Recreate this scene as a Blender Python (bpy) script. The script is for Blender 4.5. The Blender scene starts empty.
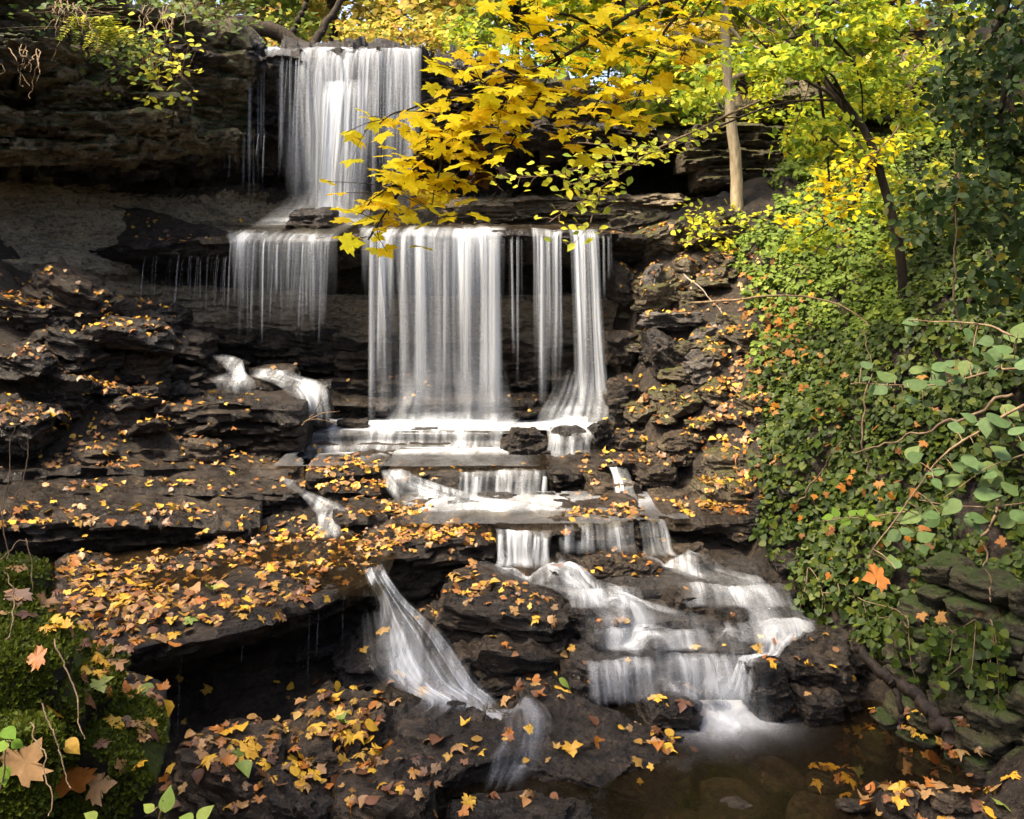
import bpy, bmesh, math, random
import numpy as np
from mathutils import Vector, Matrix
from mathutils.bvhtree import BVHTree

random.seed(7)
RNG = np.random.default_rng(11)
SC = bpy.context.scene
COL = SC.collection
R = math.radians
F_PX, CX, HY = 980.0, 512.0, 250.0


def P(px, py, Y):
    return np.array([(px - CX) * Y / F_PX, Y, (HY - py) * Y / F_PX])


def proj(p):
    p = np.asarray(p)
    return CX + p[..., 0] / p[..., 1] * F_PX, HY - p[..., 2] / p[..., 1] * F_PX


# ------------------------------------------------------------------ noise
def _h(ix, iy, iz, seed):
    n = (ix.astype(np.int64) * 73856093) ^ (iy.astype(np.int64) * 19349663) ^ (iz.astype(np.int64) * 83492791) ^ (seed * 2654435)
    n = n & 0xFFFFFFFF
    n = (n ^ (n >> 15)) * 0x2C1B3C6D & 0xFFFFFFFF
    n = (n ^ (n >> 12)) * 0x297A2D39 & 0xFFFFFFFF
    n = n ^ (n >> 15)
    return (n & 0xFFFFFF) / float(0xFFFFFF)


def vnoise(p, seed=0):
    p = np.asarray(p, float)
    i = np.floor(p)
    f = p - i
    f = f * f * f * (f * (f * 6 - 15) + 10)
    ix, iy, iz = i[..., 0], i[..., 1], i[..., 2]
    r = 0
    for dx in (0, 1):
        wx = f[..., 0] if dx else 1 - f[..., 0]
        for dy in (0, 1):
            wy = f[..., 1] if dy else 1 - f[..., 1]
            for dz in (0, 1):
                wz = f[..., 2] if dz else 1 - f[..., 2]
                r = r + wx * wy * wz * _h(ix + dx, iy + dy, iz + dz, seed)
    return r * 2 - 1


def fbm(p, octv=4, seed=0):
    p = np.asarray(p, float)
    a, s, t = 1.0, 0, 0
    for k in range(octv):
        s = s + a * vnoise(p, seed + k * 17)
        t += a
        a *= 0.5
        p = p * 2.03 + 3.7
    return s / t


def vor(p, seed=0):
    """random value (-1..1) of the nearest cell: blocky fracture steps"""
    p = np.asarray(p, float)
    i = np.floor(p)
    best = np.full(p.shape[:-1], 1e9)
    val = np.zeros(p.shape[:-1])
    for dx in (-1, 0, 1):
        for dy in (-1, 0, 1):
            for dz in (-1, 0, 1):
                c = i + np.array([dx, dy, dz])
                q = np.stack([_h(c[..., 0], c[..., 1], c[..., 2], seed + s) for s in (1, 2, 3)], -1)
                d = ((c + 0.15 + 0.7 * q - p) ** 2).sum(-1)
                m = d < best
                best = np.where(m, d, best)
                val = np.where(m, _h(c[..., 0], c[..., 1], c[..., 2], seed + 9), val)
    return val * 2 - 1


def lerp_rows(ctrl, t):
    """Catmull-Rom through control rows (n,k) at parameters t in 0..1"""
    c = np.asarray(ctrl, float)
    n = len(c)
    if n == 2:
        return c[0] + (c[1] - c[0]) * np.asarray(t)[:, None]
    s = np.clip(np.asarray(t) * (n - 1), 0, n - 1 - 1e-9)
    i = np.floor(s).astype(int)
    f = (s - i)[:, None]
    g = lambda k: c[np.clip(k, 0, n - 1)]
    p0, p1, p2, p3 = g(i - 1), g(i), g(i + 1), g(i + 2)
    return 0.5 * ((2 * p1) + (-p0 + p2) * f + (2 * p0 - 5 * p1 + 4 * p2 - p3) * f ** 2 + (-p0 + 3 * p1 - 3 * p2 + p3) * f ** 3)


# ------------------------------------------------------------------ mesh
def mesh_np(name, V, F, mat=None, smooth=True):
    V = np.asarray(V, np.float32)
    me = bpy.data.meshes.new(name)
    groups = F if isinstance(F, list) else [F]
    groups = [np.asarray(g, np.int32) for g in groups if len(g)]
    me.vertices.add(len(V))
    me.vertices.foreach_set('co', V.ravel())
    tot = sum(g.size for g in groups)
    me.loops.add(tot)
    me.loops.foreach_set('vertex_index', np.concatenate([g.ravel() for g in groups]))
    np_ = sum(len(g) for g in groups)
    me.polygons.add(np_)
    starts, o = [], 0
    for g in groups:
        starts.append(o + np.arange(len(g)) * g.shape[1])
        o += g.size
    me.polygons.foreach_set('loop_start', np.concatenate(starts).astype(np.int32))
    me.update(calc_edges=True)
    me.validate()
    if smooth:
        me.polygons.foreach_set('use_smooth', np.ones(len(me.polygons), bool))
    if smooth == 'sharp':
        me.set_sharp_from_angle(angle=R(24))
    if mat:
        me.materials.append(mat)
    return me


def link(name, me, parent=None, loc=None):
    o = bpy.data.objects.new(name, me)
    COL.objects.link(o)
    if parent:
        o.parent = parent
    if loc is not None:
        o.location = loc
    return o


def tag(o, label=None, cat=None, group=None, kind=None):
    if label:
        o['label'] = label
    if cat:
        o['category'] = cat
    if group:
        o['group'] = group
    if kind:
        o['kind'] = kind
    return o


def thing(name, label, cat, loc=(0, 0, 0), group=None):
    o = bpy.data.objects.new(name, None)
    COL.objects.link(o)
    o.location = loc
    o.empty_display_size = 0.1
    return tag(o, label, cat, group)


def centred(name, V, F, mat, parent=None, smooth=True):
    """mesh object whose origin is at the base of its geometry"""
    V = np.asarray(V, float)
    c = np.array([(V[:, 0].min() + V[:, 0].max()) / 2, (V[:, 1].min() + V[:, 1].max()) / 2, V[:, 2].min()])
    return link(name, mesh_np(name, V - c, F, mat, smooth), parent, c)


def grid_faces(nu, nv, wrap_v=False):
    vv = nv if wrap_v else nv - 1
    i, j = np.meshgrid(np.arange(nu - 1), np.arange(vv), indexing='ij')
    j2 = (j + 1) % nv
    return np.stack([i * nv + j, (i + 1) * nv + j, (i + 1) * nv + j2, i * nv + j2], -1).reshape(-1, 4)


# ------------------------------------------------------------------ materials
class NT:
    def __init__(self, name):
        self.m = bpy.data.materials.new(name)
        self.m.use_nodes = True
        self.t = self.m.node_tree
        self.t.nodes.clear()

    def n(self, typ, ins=None, **kw):
        nd = self.t.nodes.new(typ)
        for k, v in kw.items():
            setattr(nd, k, v)
        for k, v in (ins or {}).items():
            s = nd.inputs[k]
            if hasattr(v, 'is_output'):
                self.t.links.new(v, s)
            else:
                s.default_value = v
        return nd

    def ramp(self, fac, stops, interp='LINEAR'):
        nd = self.n('ShaderNodeValToRGB', {0: fac})
        cr = nd.color_ramp
        cr.interpolation = interp
        while len(cr.elements) < len(stops):
            cr.elements.new(0.5)
        for e, (p, c) in zip(cr.elements, stops):
            e.position = p
            e.color = (*c, 1) if len(c) == 3 else c
        return nd.outputs[0]

    def math(self, op, a, b=0.0, clamp=False):
        nd = self.n('ShaderNodeMath', {0: a, 1: b}, operation=op, use_clamp=clamp)
        return nd.outputs[0]

    def noise(self, vec, scale, detail=4, rough=0.55, dist=0.0):
        return self.n('ShaderNodeTexNoise', {'Vector': vec, 'Scale': scale, 'Detail': detail, 'Roughness': rough, 'Distortion': dist}).outputs[0]

    def scaled(self, vec, s, off=(0, 0, 0)):
        return self.n('ShaderNodeMapping', {'Vector': vec, 'Scale': s, 'Location': off}).outputs[0]

    def mix(self, fac, a, b, mode='MIX'):
        nd = self.n('ShaderNodeMix', data_type='RGBA', blend_type=mode)
        for i, v in ((0, fac), (6, a), (7, b)):
            s = nd.inputs[i]
            if hasattr(v, 'is_output'):
                self.t.links.new(v, s)
            else:
                s.default_value = v if i == 0 else (*v, 1)
        return nd.outputs[2]

    def out(self, sh):
        self.n('ShaderNodeOutputMaterial', {'Surface': sh})
        return self.m


def rock_mat(name, dark, mid, light, wet=0.6, moss=0.0, moss_col=(0.05, 0.075, 0.012), strata=1.0, spec=0.5, bump=1.0):
    t = NT(name)
    g = t.n('ShaderNodeNewGeometry')
    pos, nor = g.outputs['Position'], g.outputs['Normal']
    big = t.noise(pos, 1.3, 5, 0.6)
    str_ = t.noise(t.scaled(pos, (1.2, 1.2, 16)), 1.6, 5, 0.65, 0.3)
    fine = t.noise(pos, 15, 7, 0.72)
    grit = t.noise(pos, 55, 4, 0.75)
    vd = t.n('ShaderNodeTexVoronoi', {'Vector': t.scaled(pos, (1, 1, 2.6)), 'Scale': 6.0}, feature='F1').outputs['Distance']
    mixv = t.math('ADD', t.math('MULTIPLY', big, 0.30), t.math('ADD', t.math('MULTIPLY', str_, 0.22 * strata), t.math('ADD', t.math('MULTIPLY', fine, 0.40 - 0.22 * strata + 0.05), t.math('MULTIPLY', grit, 0.25))))
    col = t.ramp(mixv, [(0.42, dark), (0.51, mid), (0.60, light)])
    spots = t.ramp(t.noise(pos, 21, 6, 0.8), [(0.58, (0, 0, 0)), (0.66, (1, 1, 1))])
    col = t.mix(t.math('MULTIPLY', spots, 0.6), col, tuple(c * 1.8 for c in light))
    pits = t.ramp(t.noise(t.scaled(pos, (1, 1, 2.2), (3, 3, 3)), 13, 5, 0.75), [(0.36, (0.25, 0.25, 0.25)), (0.50, (1, 1, 1))])
    col = t.mix(1.0, col, pits, 'MULTIPLY')
    if moss > 0:
        up = t.n('ShaderNodeSeparateXYZ', {0: nor}).outputs[2]
        mm = t.math('ADD', t.math('MULTIPLY', up, 0.35), t.noise(pos, 2.6, 6, 0.7))
        mk = t.ramp(mm, [(0.72 - 0.25 * moss, (0, 0, 0)), (0.88 - 0.25 * moss, (1, 1, 1))])
        mcol = t.mix(t.noise(pos, 30, 3), tuple(c * 0.45 for c in moss_col), tuple(c * 1.5 for c in moss_col))
        col = t.mix(mk, col, mcol)
    rg = t.ramp(t.math('ADD', t.math('MULTIPLY', big, 0.3), t.math('ADD', t.math('MULTIPLY', fine, 0.35), t.math('MULTIPLY', grit, 0.35))),
                [(0.44, (0.72 - 0.57 * wet,) * 3), (0.56, (0.95 - 0.25 * wet,) * 3)])
    b1 = t.n('ShaderNodeBump', {'Height': str_, 'Strength': 0.7 * strata * bump, 'Distance': 0.05})
    b1b = t.n('ShaderNodeBump', {'Height': vd, 'Strength': 0.45 * bump, 'Distance': 0.05, 'Normal': b1.outputs[0]})
    b2 = t.n('ShaderNodeBump', {'Height': fine, 'Strength': 1.0 * bump, 'Distance': 0.13, 'Normal': b1b.outputs[0]})
    b3 = t.n('ShaderNodeBump', {'Height': grit, 'Strength': 0.9 * bump, 'Distance': 0.045, 'Normal': b2.outputs[0]})
    film = t.ramp(t.noise(t.scaled(pos, (1, 1, 1), (8, 2, 5)), 3.2, 5, 0.7), [(0.36, (0, 0, 0)), (0.52, (1, 1, 1))])
    p = t.n('ShaderNodeBsdfPrincipled', {'Base Color': col, 'Roughness': rg, 'Normal': b3.outputs[0], 'Specular IOR Level': spec * 0.7,
                                         'Coat Weight': t.math('MULTIPLY', film, 0.32 * min(1.0, wet) ** 2), 'Coat Roughness': 0.06, 'Coat Normal': b2.outputs[0]})
    return t.out(p.outputs[0])


M_WET = rock_mat('wet_dark_rock', (0.007, 0.0048, 0.003), (0.034, 0.0235, 0.0145), (0.12, 0.084, 0.050), wet=0.95, spec=0.5)
M_WET2 = rock_mat('wet_brown_rock', (0.013, 0.0085, 0.005), (0.062, 0.043, 0.026), (0.18, 0.128, 0.076), wet=0.75, spec=0.45)
M_SMOOTH = rock_mat('wet_smooth_rock', (0.008, 0.006, 0.0045), (0.030, 0.023, 0.017), (0.08, 0.062, 0.045), wet=1.05, strata=0.4, spec=0.6, bump=0.7)
M_CLIFF = rock_mat('cliff_rock', (0.05, 0.039, 0.022), (0.25, 0.195, 0.11), (0.45, 0.36, 0.22), wet=0.3, moss=0.45, moss_col=(0.06, 0.07, 0.018))
M_SHALE = rock_mat('tan_shale', (0.16, 0.125, 0.08), (0.34, 0.27, 0.17), (0.45, 0.36, 0.24), wet=0.1, moss=0.0, strata=0.7)
M_TALUS = rock_mat('talus_rock', (0.035, 0.027, 0.017), (0.15, 0.115, 0.07), (0.32, 0.25, 0.16), wet=0.35, moss=0.22, moss_col=(0.09, 0.085, 0.02))
M_GREY = rock_mat('grey_rock', (0.05, 0.042, 0.033), (0.15, 0.128, 0.105), (0.30, 0.26, 0.215), wet=0.4, strata=0.5)
M_MOSS = rock_mat('mossy_rock', (0.010, 0.010, 0.006), (0.03, 0.028, 0.016), (0.07, 0.06, 0.035), wet=0.2, moss=0.85, moss_col=(0.075, 0.10, 0.008), bump=1.3)
M_WALL = rock_mat('wall_stone', (0.02, 0.018, 0.009), (0.07, 0.06, 0.028), (0.15, 0.125, 0.06), wet=0.3, moss=0.12)
M_SOIL = rock_mat('soil', (0.012, 0.008, 0.005), (0.048, 0.033, 0.020), (0.11, 0.078, 0.048), wet=0.3, strata=0.3)


def leaf_mat(name, cols, transl=0.4, rough=0.55, spec=0.14, var=0.3):
    t = NT(name)
    g = t.n('ShaderNodeNewGeometry')
    oi = t.n('ShaderNodeObjectInfo')
    rnd = t.math('FRACT', t.math('ADD', g.outputs['Random Per Island'], oi.outputs['Random']))
    n = len(cols)
    col = t.ramp(rnd, [(i / max(1, n - 1), c) for i, c in enumerate(cols)])
    nz = t.noise(g.outputs['Position'], 55, 3, 0.6)
    k = t.math('ADD', t.math('MULTIPLY', nz, 2 * var), 1 - var)
    vm = t.n('ShaderNodeVectorMath', {0: col, 1: t.n('ShaderNodeCombineXYZ', {0: k, 1: k, 2: k}).outputs[0]}, operation='MULTIPLY')
    c2 = vm.outputs[0]
    p = t.n('ShaderNodeBsdfPrincipled', {'Base Color': c2, 'Roughness': rough, 'Specular IOR Level': spec})
    tr = t.n('ShaderNodeBsdfTranslucent', {'Color': c2})
    mx = t.n('ShaderNodeMixShader', {0: transl, 1: p.outputs[0], 2: tr.outputs[0]})
    return t.out(mx.outputs[0])


YEL = [(0.86, 0.62, 0.008), (0.88, 0.70, 0.015), (0.82, 0.52, 0.008), (0.88, 0.73, 0.02), (0.74, 0.66, 0.02), (0.86, 0.64, 0.01)]
L_MAPLE = leaf_mat('yellow_maple_foliage', YEL, 0.55, 0.6, 0.1, 0.35)
L_LIME = leaf_mat('lime_foliage', [(0.33, 0.38, 0.03), (0.55, 0.50, 0.03), (0.20, 0.28, 0.03), (0.66, 0.55, 0.03), (0.26, 0.33, 0.03)], 0.45)
L_YGREEN = leaf_mat('yellow_green_foliage', [(0.30, 0.35, 0.02), (0.60, 0.52, 0.02), (0.13, 0.20, 0.015), (0.40, 0.42, 0.02), (0.20, 0.28, 0.02), (0.09, 0.15, 0.012), (0.26, 0.33, 0.02)], 0.45)
L_GREEN = leaf_mat('green_foliage', [(0.06, 0.10, 0.015), (0.11, 0.16, 0.02), (0.04, 0.07, 0.012), (0.16, 0.20, 0.025)], 0.35)
L_DARK = leaf_mat('dark_glossy_foliage', [(0.020, 0.040, 0.008), (0.045, 0.075, 0.014), (0.014, 0.028, 0.006), (0.075, 0.105, 0.016), (0.026, 0.05, 0.010), (0.020, 0.04, 0.008), (0.05, 0.08, 0.014), (0.016, 0.03, 0.007), (0.25, 0.20, 0.02)], 0.3, 0.5, 0.15)
L_IVY = leaf_mat('ivy_foliage', [(0.028, 0.050, 0.006), (0.058, 0.088, 0.010), (0.018, 0.032, 0.005), (0.11, 0.13, 0.014), (0.04, 0.064, 0.007), (0.022, 0.04, 0.006)], 0.3, 0.5, 0.18)
L_GREYG = leaf_mat('grey_green_foliage', [(0.075, 0.125, 0.042), (0.10, 0.15, 0.06), (0.055, 0.095, 0.03), (0.13, 0.17, 0.05)], 0.35, 0.6, 0.12, 0.4)
L_FRESH = leaf_mat('fresh_green_foliage', [(0.10, 0.19, 0.015), (0.15, 0.24, 0.02)], 0.4)
L_BACKY = leaf_mat('autumn_background_foliage', [(0.50, 0.42, 0.05), (0.26, 0.28, 0.04), (0.62, 0.42, 0.06), (0.16, 0.20, 0.03), (0.68, 0.50, 0.10), (0.40, 0.22, 0.04)], 0.45)
L_BACKG = leaf_mat('green_background_foliage', [(0.10, 0.15, 0.02), (0.18, 0.23, 0.03), (0.06, 0.09, 0.015), (0.32, 0.33, 0.04), (0.08, 0.12, 0.02)], 0.4)
FALL = {
    'yellow': leaf_mat('fallen_yellow', [(0.56, 0.31, 0.02), (0.62, 0.36, 0.03), (0.50, 0.25, 0.02)], 0.15, 0.45, 0.35, 0.4),
    'orange': leaf_mat('fallen_orange', [(0.36, 0.115, 0.014), (0.44, 0.16, 0.018), (0.30, 0.09, 0.012)], 0.15, 0.45, 0.35, 0.4),
    'brown': leaf_mat('fallen_brown', [(0.10, 0.036, 0.013), (0.15, 0.058, 0.018), (0.07, 0.027, 0.012)], 0.1, 0.45, 0.4, 0.4),
    'tan': leaf_mat('fallen_tan', [(0.32, 0.18, 0.065), (0.25, 0.13, 0.045), (0.38, 0.22, 0.085)], 0.1, 0.5, 0.35, 0.4),
    'green': leaf_mat('fallen_green', [(0.18, 0.24, 0.04), (0.28, 0.30, 0.06)], 0.15, 0.45, 0.35, 0.4),
}
L_LITTER = leaf_mat('litter_leaves', [(0.42, 0.19, 0.02), (0.10, 0.04, 0.016), (0.58, 0.34, 0.03), (0.22, 0.11, 0.04), (0.12, 0.05, 0.018), (0.34, 0.12, 0.016), (0.30, 0.18, 0.065), (0.06, 0.026, 0.013), (0.54, 0.30, 0.025), (0.15, 0.065, 0.02)], 0.12, 0.45, 0.35, 0.4)


def bark_mat(name, a, b, rough=0.85):
    t = NT(name)
    pos = t.n('ShaderNodeNewGeometry').outputs['Position']
    n = t.noise(t.scaled(pos, (9, 9, 2.2)), 3, 6, 0.7)
    col = t.ramp(n, [(0.35, a), (0.65, b)])
    bp = t.n('ShaderNodeBump', {'Height': n, 'Strength': 0.6, 'Distance': 0.03})
    return t.out(t.n('ShaderNodeBsdfPrincipled', {'Base Color': col, 'Roughness': rough, 'Specular IOR Level': 0.2, 'Normal': bp.outputs[0]}).outputs[0])


B_PALE = bark_mat('pale_bark', (0.26, 0.19, 0.10), (0.50, 0.40, 0.25))
B_DARK = bark_mat('dark_bark', (0.010, 0.007, 0.0045), (0.05, 0.035, 0.02))
B_TWIG = bark_mat('twig_bark', (0.10, 0.065, 0.035), (0.26, 0.18, 0.10))
B_LOG = bark_mat('wet_log_bark', (0.006, 0.004, 0.003), (0.03, 0.02, 0.012), 0.6)


def fall_mat(name, freq=9.0, vfreq=0.16, gain=1.0, base=0.06):
    """silky falling water: streaks along the flow (UV v), opacity from the 'dens' attribute"""
    t = NT(name)
    uv = t.n('ShaderNodeUVMap', uv_map='flow').outputs[0]
    d = t.n('ShaderNodeAttribute', attribute_name='dens').outputs['Fac']
    n1 = t.noise(t.scaled(uv, (freq * 0.42, vfreq * 0.8, 1)), 1.0, 3, 0.6, 0.2)
    n2 = t.noise(t.scaled(uv, (freq * 1.9, vfreq * 1.7, 1), (5.1, 2.2, 0)), 1.0, 3, 0.65)
    n3 = t.noise(t.scaled(uv, (freq * 0.14, vfreq * 3.0, 1), (1.1, 7.2, 0)), 1.0, 2, 0.5)
    n = t.math('ADD', t.math('MULTIPLY', n1, 0.52), t.math('ADD', t.math('MULTIPLY', n2, 0.22), t.math('MULTIPLY', n3, 0.26)))
    n = t.n('ShaderNodeMapRange', {0: n, 1: 0.41, 2: 0.66, 3: 0.0, 4: 1.0}, interpolation_type='SMOOTHSTEP').outputs[0]
    a = t.math('MULTIPLY', d, t.math('ADD', t.math('MULTIPLY', n, 0.98), base), True)
    a = t.math('MULTIPLY', a, gain, True)
    dif = t.n('ShaderNodeBsdfDiffuse', {'Color': (0.80, 0.83, 0.86, 1)})
    trl = t.n('ShaderNodeBsdfTranslucent', {'Color': (0.82, 0.85, 0.88, 1)})
    b = t.n('ShaderNodeMixShader', {0: 0.4, 1: dif.outputs[0], 2: trl.outputs[0]})
    tr = t.n('ShaderNodeBsdfTransparent')
    mx = t.n('ShaderNodeMixShader', {0: a, 1: tr.outputs[0], 2: b.outputs[0]})
    return t.out(mx.outputs[0])


W_FALL = fall_mat('falling_water', 10.0, 0.12)
W_CASC = fall_mat('cascade_water', 10.0, 0.7, 1.0, 0.08)
W_MIST = fall_mat('spray_water', 1.5, 1.2, 0.75, 0.35)


def pool_mat():
    t = NT('pool_water')
    pos = t.n('ShaderNodeNewGeometry').outputs['Position']
    n = t.noise(t.scaled(pos, (2.2, 1.0, 1)), 2.0, 4, 0.6, 0.6)
    d = t.n('ShaderNodeAttribute', attribute_name='dens').outputs['Fac']
    foam = t.math('MULTIPLY', t.n('ShaderNodeMapRange', {0: n, 1: 0.30, 2: 0.70, 3: 0.25, 4: 1.0}).outputs[0], t.math('MULTIPLY', d, 0.8, True), True)
    bp = t.n('ShaderNodeBump', {'Height': n, 'Strength': 0.25, 'Distance': 0.03})
    gl = t.n('ShaderNodeBsdfPrincipled', {'Base Color': (0.016, 0.011, 0.006, 1), 'Roughness': 0.07, 'Normal': bp.outputs[0], 'Specular IOR Level': 0.4})
    tr = t.n('ShaderNodeBsdfTransparent', {'Color': (0.75, 0.68, 0.55, 1)})
    m0 = t.n('ShaderNodeMixShader', {0: 0.34, 1: tr.outputs[0], 2: gl.outputs[0]})
    df = t.n('ShaderNodeBsdfDiffuse', {'Color': (0.78, 0.80, 0.83, 1)})
    mx = t.n('ShaderNodeMixShader', {0: foam, 1: m0.outputs[0], 2: df.outputs[0]})
    return t.out(mx.outputs[0])


W_POOL = pool_mat()

# ------------------------------------------------------------------ terrain
S_Y = [-20, 3, 5.2, 6.5, 6.75, 7.4, 7.9, 8.15, 9.15, 9.35, 10.2, 10.5, 12.2, 12.5, 12.9, 13.1, 14.9, 16.9, 17.2, 18, 30, 140]
S_Z = [-5.0, -3.9, -3.55, -3.50, -3.15, -2.85, -2.78, -2.55, -2.48, -2.36, -2.33, -2.2, -2.05, -1.5, -0.5, 0.12, 0.25, 0.4, 2.55, 2.65, 3.6, 10.0]
XR_Y = [-20, 4, 5.4, 6, 7, 8, 9, 10, 11, 12, 12.6, 14.0, 15.5, 20, 140]
XR_X = [3.4, 2.75, 2.62, 2.62, 2.45, 2.05, 1.75, 1.62, 1.50, 1.45, 1.45, 1.6, 1.8, 2.5, 20]
XL_Y = [-20, 4, 5.5, 6.5, 7.5, 8.5, 10, 12, 12.6, 14, 16, 140]
XL_X = [-2.2, -1.75, -2.0, -2.9, -4.4, -4.2, -2.4, -2.7, -3.2, -3.7, -3.9, -20]


def far0(x, y):
    return np.clip((np.hypot(x, y - 8) - 14) / 30, 0, 1)


def ground_z(x, y):
    x, y = np.asarray(x, float), np.asarray(y, float)
    s = np.interp(y, S_Y, S_Z)
    sr = np.interp(y, [9.4, 9.8, 11.2, 12.7, 14], [-2.4, -2.1, -1.05, 0.12, 0.25])
    w = np.clip((x - 1.05) / 0.5, 0, 1) * ((y > 9.4) & (y < 14))
    w = w * w * (3 - 2 * w)
    s = s * (1 - w) + np.maximum(s, sr) * w
    dl = np.maximum(np.interp(y, XL_Y, XL_X) - x, 0)
    dr = np.maximum(x - np.interp(y, XR_Y, XR_X), 0)
    k = np.clip((y - 12.0) / 1.5, 0, 1)
    lrise = np.interp(dl, [0, 0.5, 2.8, 3.6, 5.5, 40], [0, 0.30, 1.75, 2.4, 5.2, 7.0])
    lrise2 = np.interp(dl, [0, 2, 40], [0, 0.25, 4.0])
    near = np.interp(y, [4, 6, 8, 12], [1.35, 1.35, 1.15, 0.95])
    rr = np.interp(dr, [0, 0.25, 1.6, 3.5, 8, 40], [0, 0.35, 2.2, 4.0, 6.5, 12.0])
    rr = rr * np.interp(y, [4, 7, 8.3, 9, 10, 11, 13, 15, 20], [0.95, 1.0, 0.95, 0.75, 0.50, 0.38, 0.30, 0.28, 0.3])
    z = s + lrise * (1 - k) + lrise2 * k + rr
    z = z + 3.5 * np.clip((-4.0 - y) / 9.0, 0, 1) ** 1.3 + 5.0 * np.clip((np.abs(x) - 9.5) / 6.0, 0, 1) * np.clip((17 - y) / 4, 0, 1)  # unseen rises behind the camera and at both sides, shaped to block low skylight
    p = np.stack([x, y, np.zeros_like(x)], -1)
    far = np.clip((np.hypot(x, y - 8) - 14) / 30, 0, 1)
    z = z + 0.56 * np.exp(-((x - 2.3) / 0.72) ** 2 - ((y - 5.40) / 0.40) ** 2)
    z = z + (0.05 * vor(p * 2.6, 12) + 0.05 * fbm(p * 7.0, 3, 14)) * (1 - far0(x, y))
    z = z + 0.10 * fbm(p * 0.9, 4, 3) + 0.05 * fbm(p * 3.1, 3, 5) * (1 - far) + 2.5 * far * fbm(p * 0.07, 3, 8)
    return z


def axis(lo, hi, step, far0, far1, n):
    a = np.arange(lo, hi, step)
    b = lo - np.geomspace(step * 3, lo - far0, n)[::-1]
    c = a[-1] + np.geomspace(step * 3, far1 - a[-1], n)
    return np.concatenate([b, a, c])


gx = axis(-7, 7, 0.055, -150, 150, 16)
gy = axis(3, 16, 0.055, -60, 300, 16)
GX, GY = np.meshgrid(gx, gy, indexing='ij')
GZ = ground_z(GX, GY)
ground = link('ground', mesh_np('ground', np.stack([GX, GY, GZ], -1).reshape(-1, 3), grid_faces(len(gx), len(gy)), M_SOIL))
tag(ground, 'brown soil and rock floor of the ravine', kind='structure')

SOLID = []        # (object, short host phrase)  -> collision for leaves and water
SOLID.append((ground, 'bare soil of the ravine bank'))


# ------------------------------------------------------------------ rock makers
def ledge(label, pts, depth, thick, back=(0, 1), mat=None, seed=1, slope=0.03, res=0.035, under=0.12, blk=1.0, host=None, taper=0.22, name='rock_ledge', group=None, rough=1.0, lipwob=0.10):
    mat = mat or M_WET
    c = np.array([P(*p) for p in pts])
    L = np.linalg.norm(np.diff(c, axis=0), axis=1).sum()
    nu = int(max(12, min(230, L / res)))
    u = np.linspace(0, 1, nu)
    lip = lerp_rows(c, u)
    b = np.array([back[0], back[1], 0.0])
    b /= np.linalg.norm(b)
    nt = int(max(6, min(60, depth / (res * 1.4))))
    nf = int(max(6, min(50, thick / (res * 0.7))))
    a, h, nz = [], [], []
    for k in range(nt):
        q = 1 - k / nt
        aa = depth * q ** 1.3
        a.append(aa + 0.03), h.append(slope * aa), nz.append(1.0)
    for k in range(nf + 1):
        q = k / nf
        a.append((0.035 if k == 0 else 0.0) + under * q ** 1.6), h.append(-thick * q - (0.0 if k == 0 else 0.012)), nz.append(0.55 if k == 0 else 0.0)
    for q in (0.25, 0.6, 1.0):
        a.append(under + (depth - under) * q), h.append(-thick * (1 + 0.25 * q)), nz.append(-1.0)
    a, h, nz = map(np.array, (a, h, nz))
    nv = len(a)
    s = np.minimum(u, 1 - u) * L
    e = np.clip(1 - s / max(taper, 1e-3), 0, 1)
    rec = (1 - np.sqrt(np.clip(1 - e ** 2, 0, 1))) * min(depth * 0.7, taper * 1.6)
    wob = lipwob * fbm(lip * 1.6, 3, seed)
    A = a[None, :] + (rec + wob)[:, None] * (1 - a / (depth + 0.03))[None, :]
    V = lip[:, None, :] + b * A[..., None]
    V[..., 2] += h[None, :]
    hz = np.broadcast_to(nz[None, :], A.shape)
    N = -b * np.sqrt(np.clip(1 - hz ** 2, 0, 1))[..., None] + np.array([0, 0, 1.0]) * hz[..., None]
    sm = min(1.0, thick / 0.25) * rough
    d = 0.020 * sm * fbm(V * np.array([16, 16, 24]), 3, seed + 11) + 0.055 * sm * fbm(V * 1.7, 3, seed + 2) + 0.030 * sm * fbm(V * np.array([6, 6, 11]), 4, seed + 4)
    face = np.clip(1 - hz, 0.25, 1)
    d = d + blk * sm * face * (0.080 * vor(V * np.array([1.9, 1.9, 11.0]), seed + 5) + 0.045 * vor(V * np.array([5, 5, 26.0]), seed + 6))
    V = V + N * d[..., None]
    V[..., 2] += 0.02 * fbm(V * 4, 2, seed + 9)
    F = grid_faces(nu, nv, True)
    V = V.reshape(-1, 3)
    caps = []
    for i0, flip in ((0, False), ((nu - 1) * nv, True)):
        ci = len(V)
        ring = np.arange(nv) + i0
        V = np.vstack([V, V[ring].mean(0)])
        nx = np.roll(ring, -1)
        caps.append(np.stack([ring, nx, np.full(nv, ci)] if not flip else [nx, ring, np.full(nv, ci)], -1))
    o = centred(name, V, [F, np.vstack(caps)], mat, None, 'sharp')
    tag(o, label, 'rock ledge', group)
    SOLID.append((o, host or label))
    return o


_ico = {}


def ico(sub):
    if sub not in _ico:
        bm = bmesh.new()
        bmesh.ops.create_icosphere(bm, subdivisions=sub, radius=1)
        bm.verts.ensure_lookup_table()
        _ico[sub] = (np.array([v.co for v in bm.verts]), np.array([[v.index for v in f.verts] for f in bm.faces]))
        bm.free()
    return _ico[sub]


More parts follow.
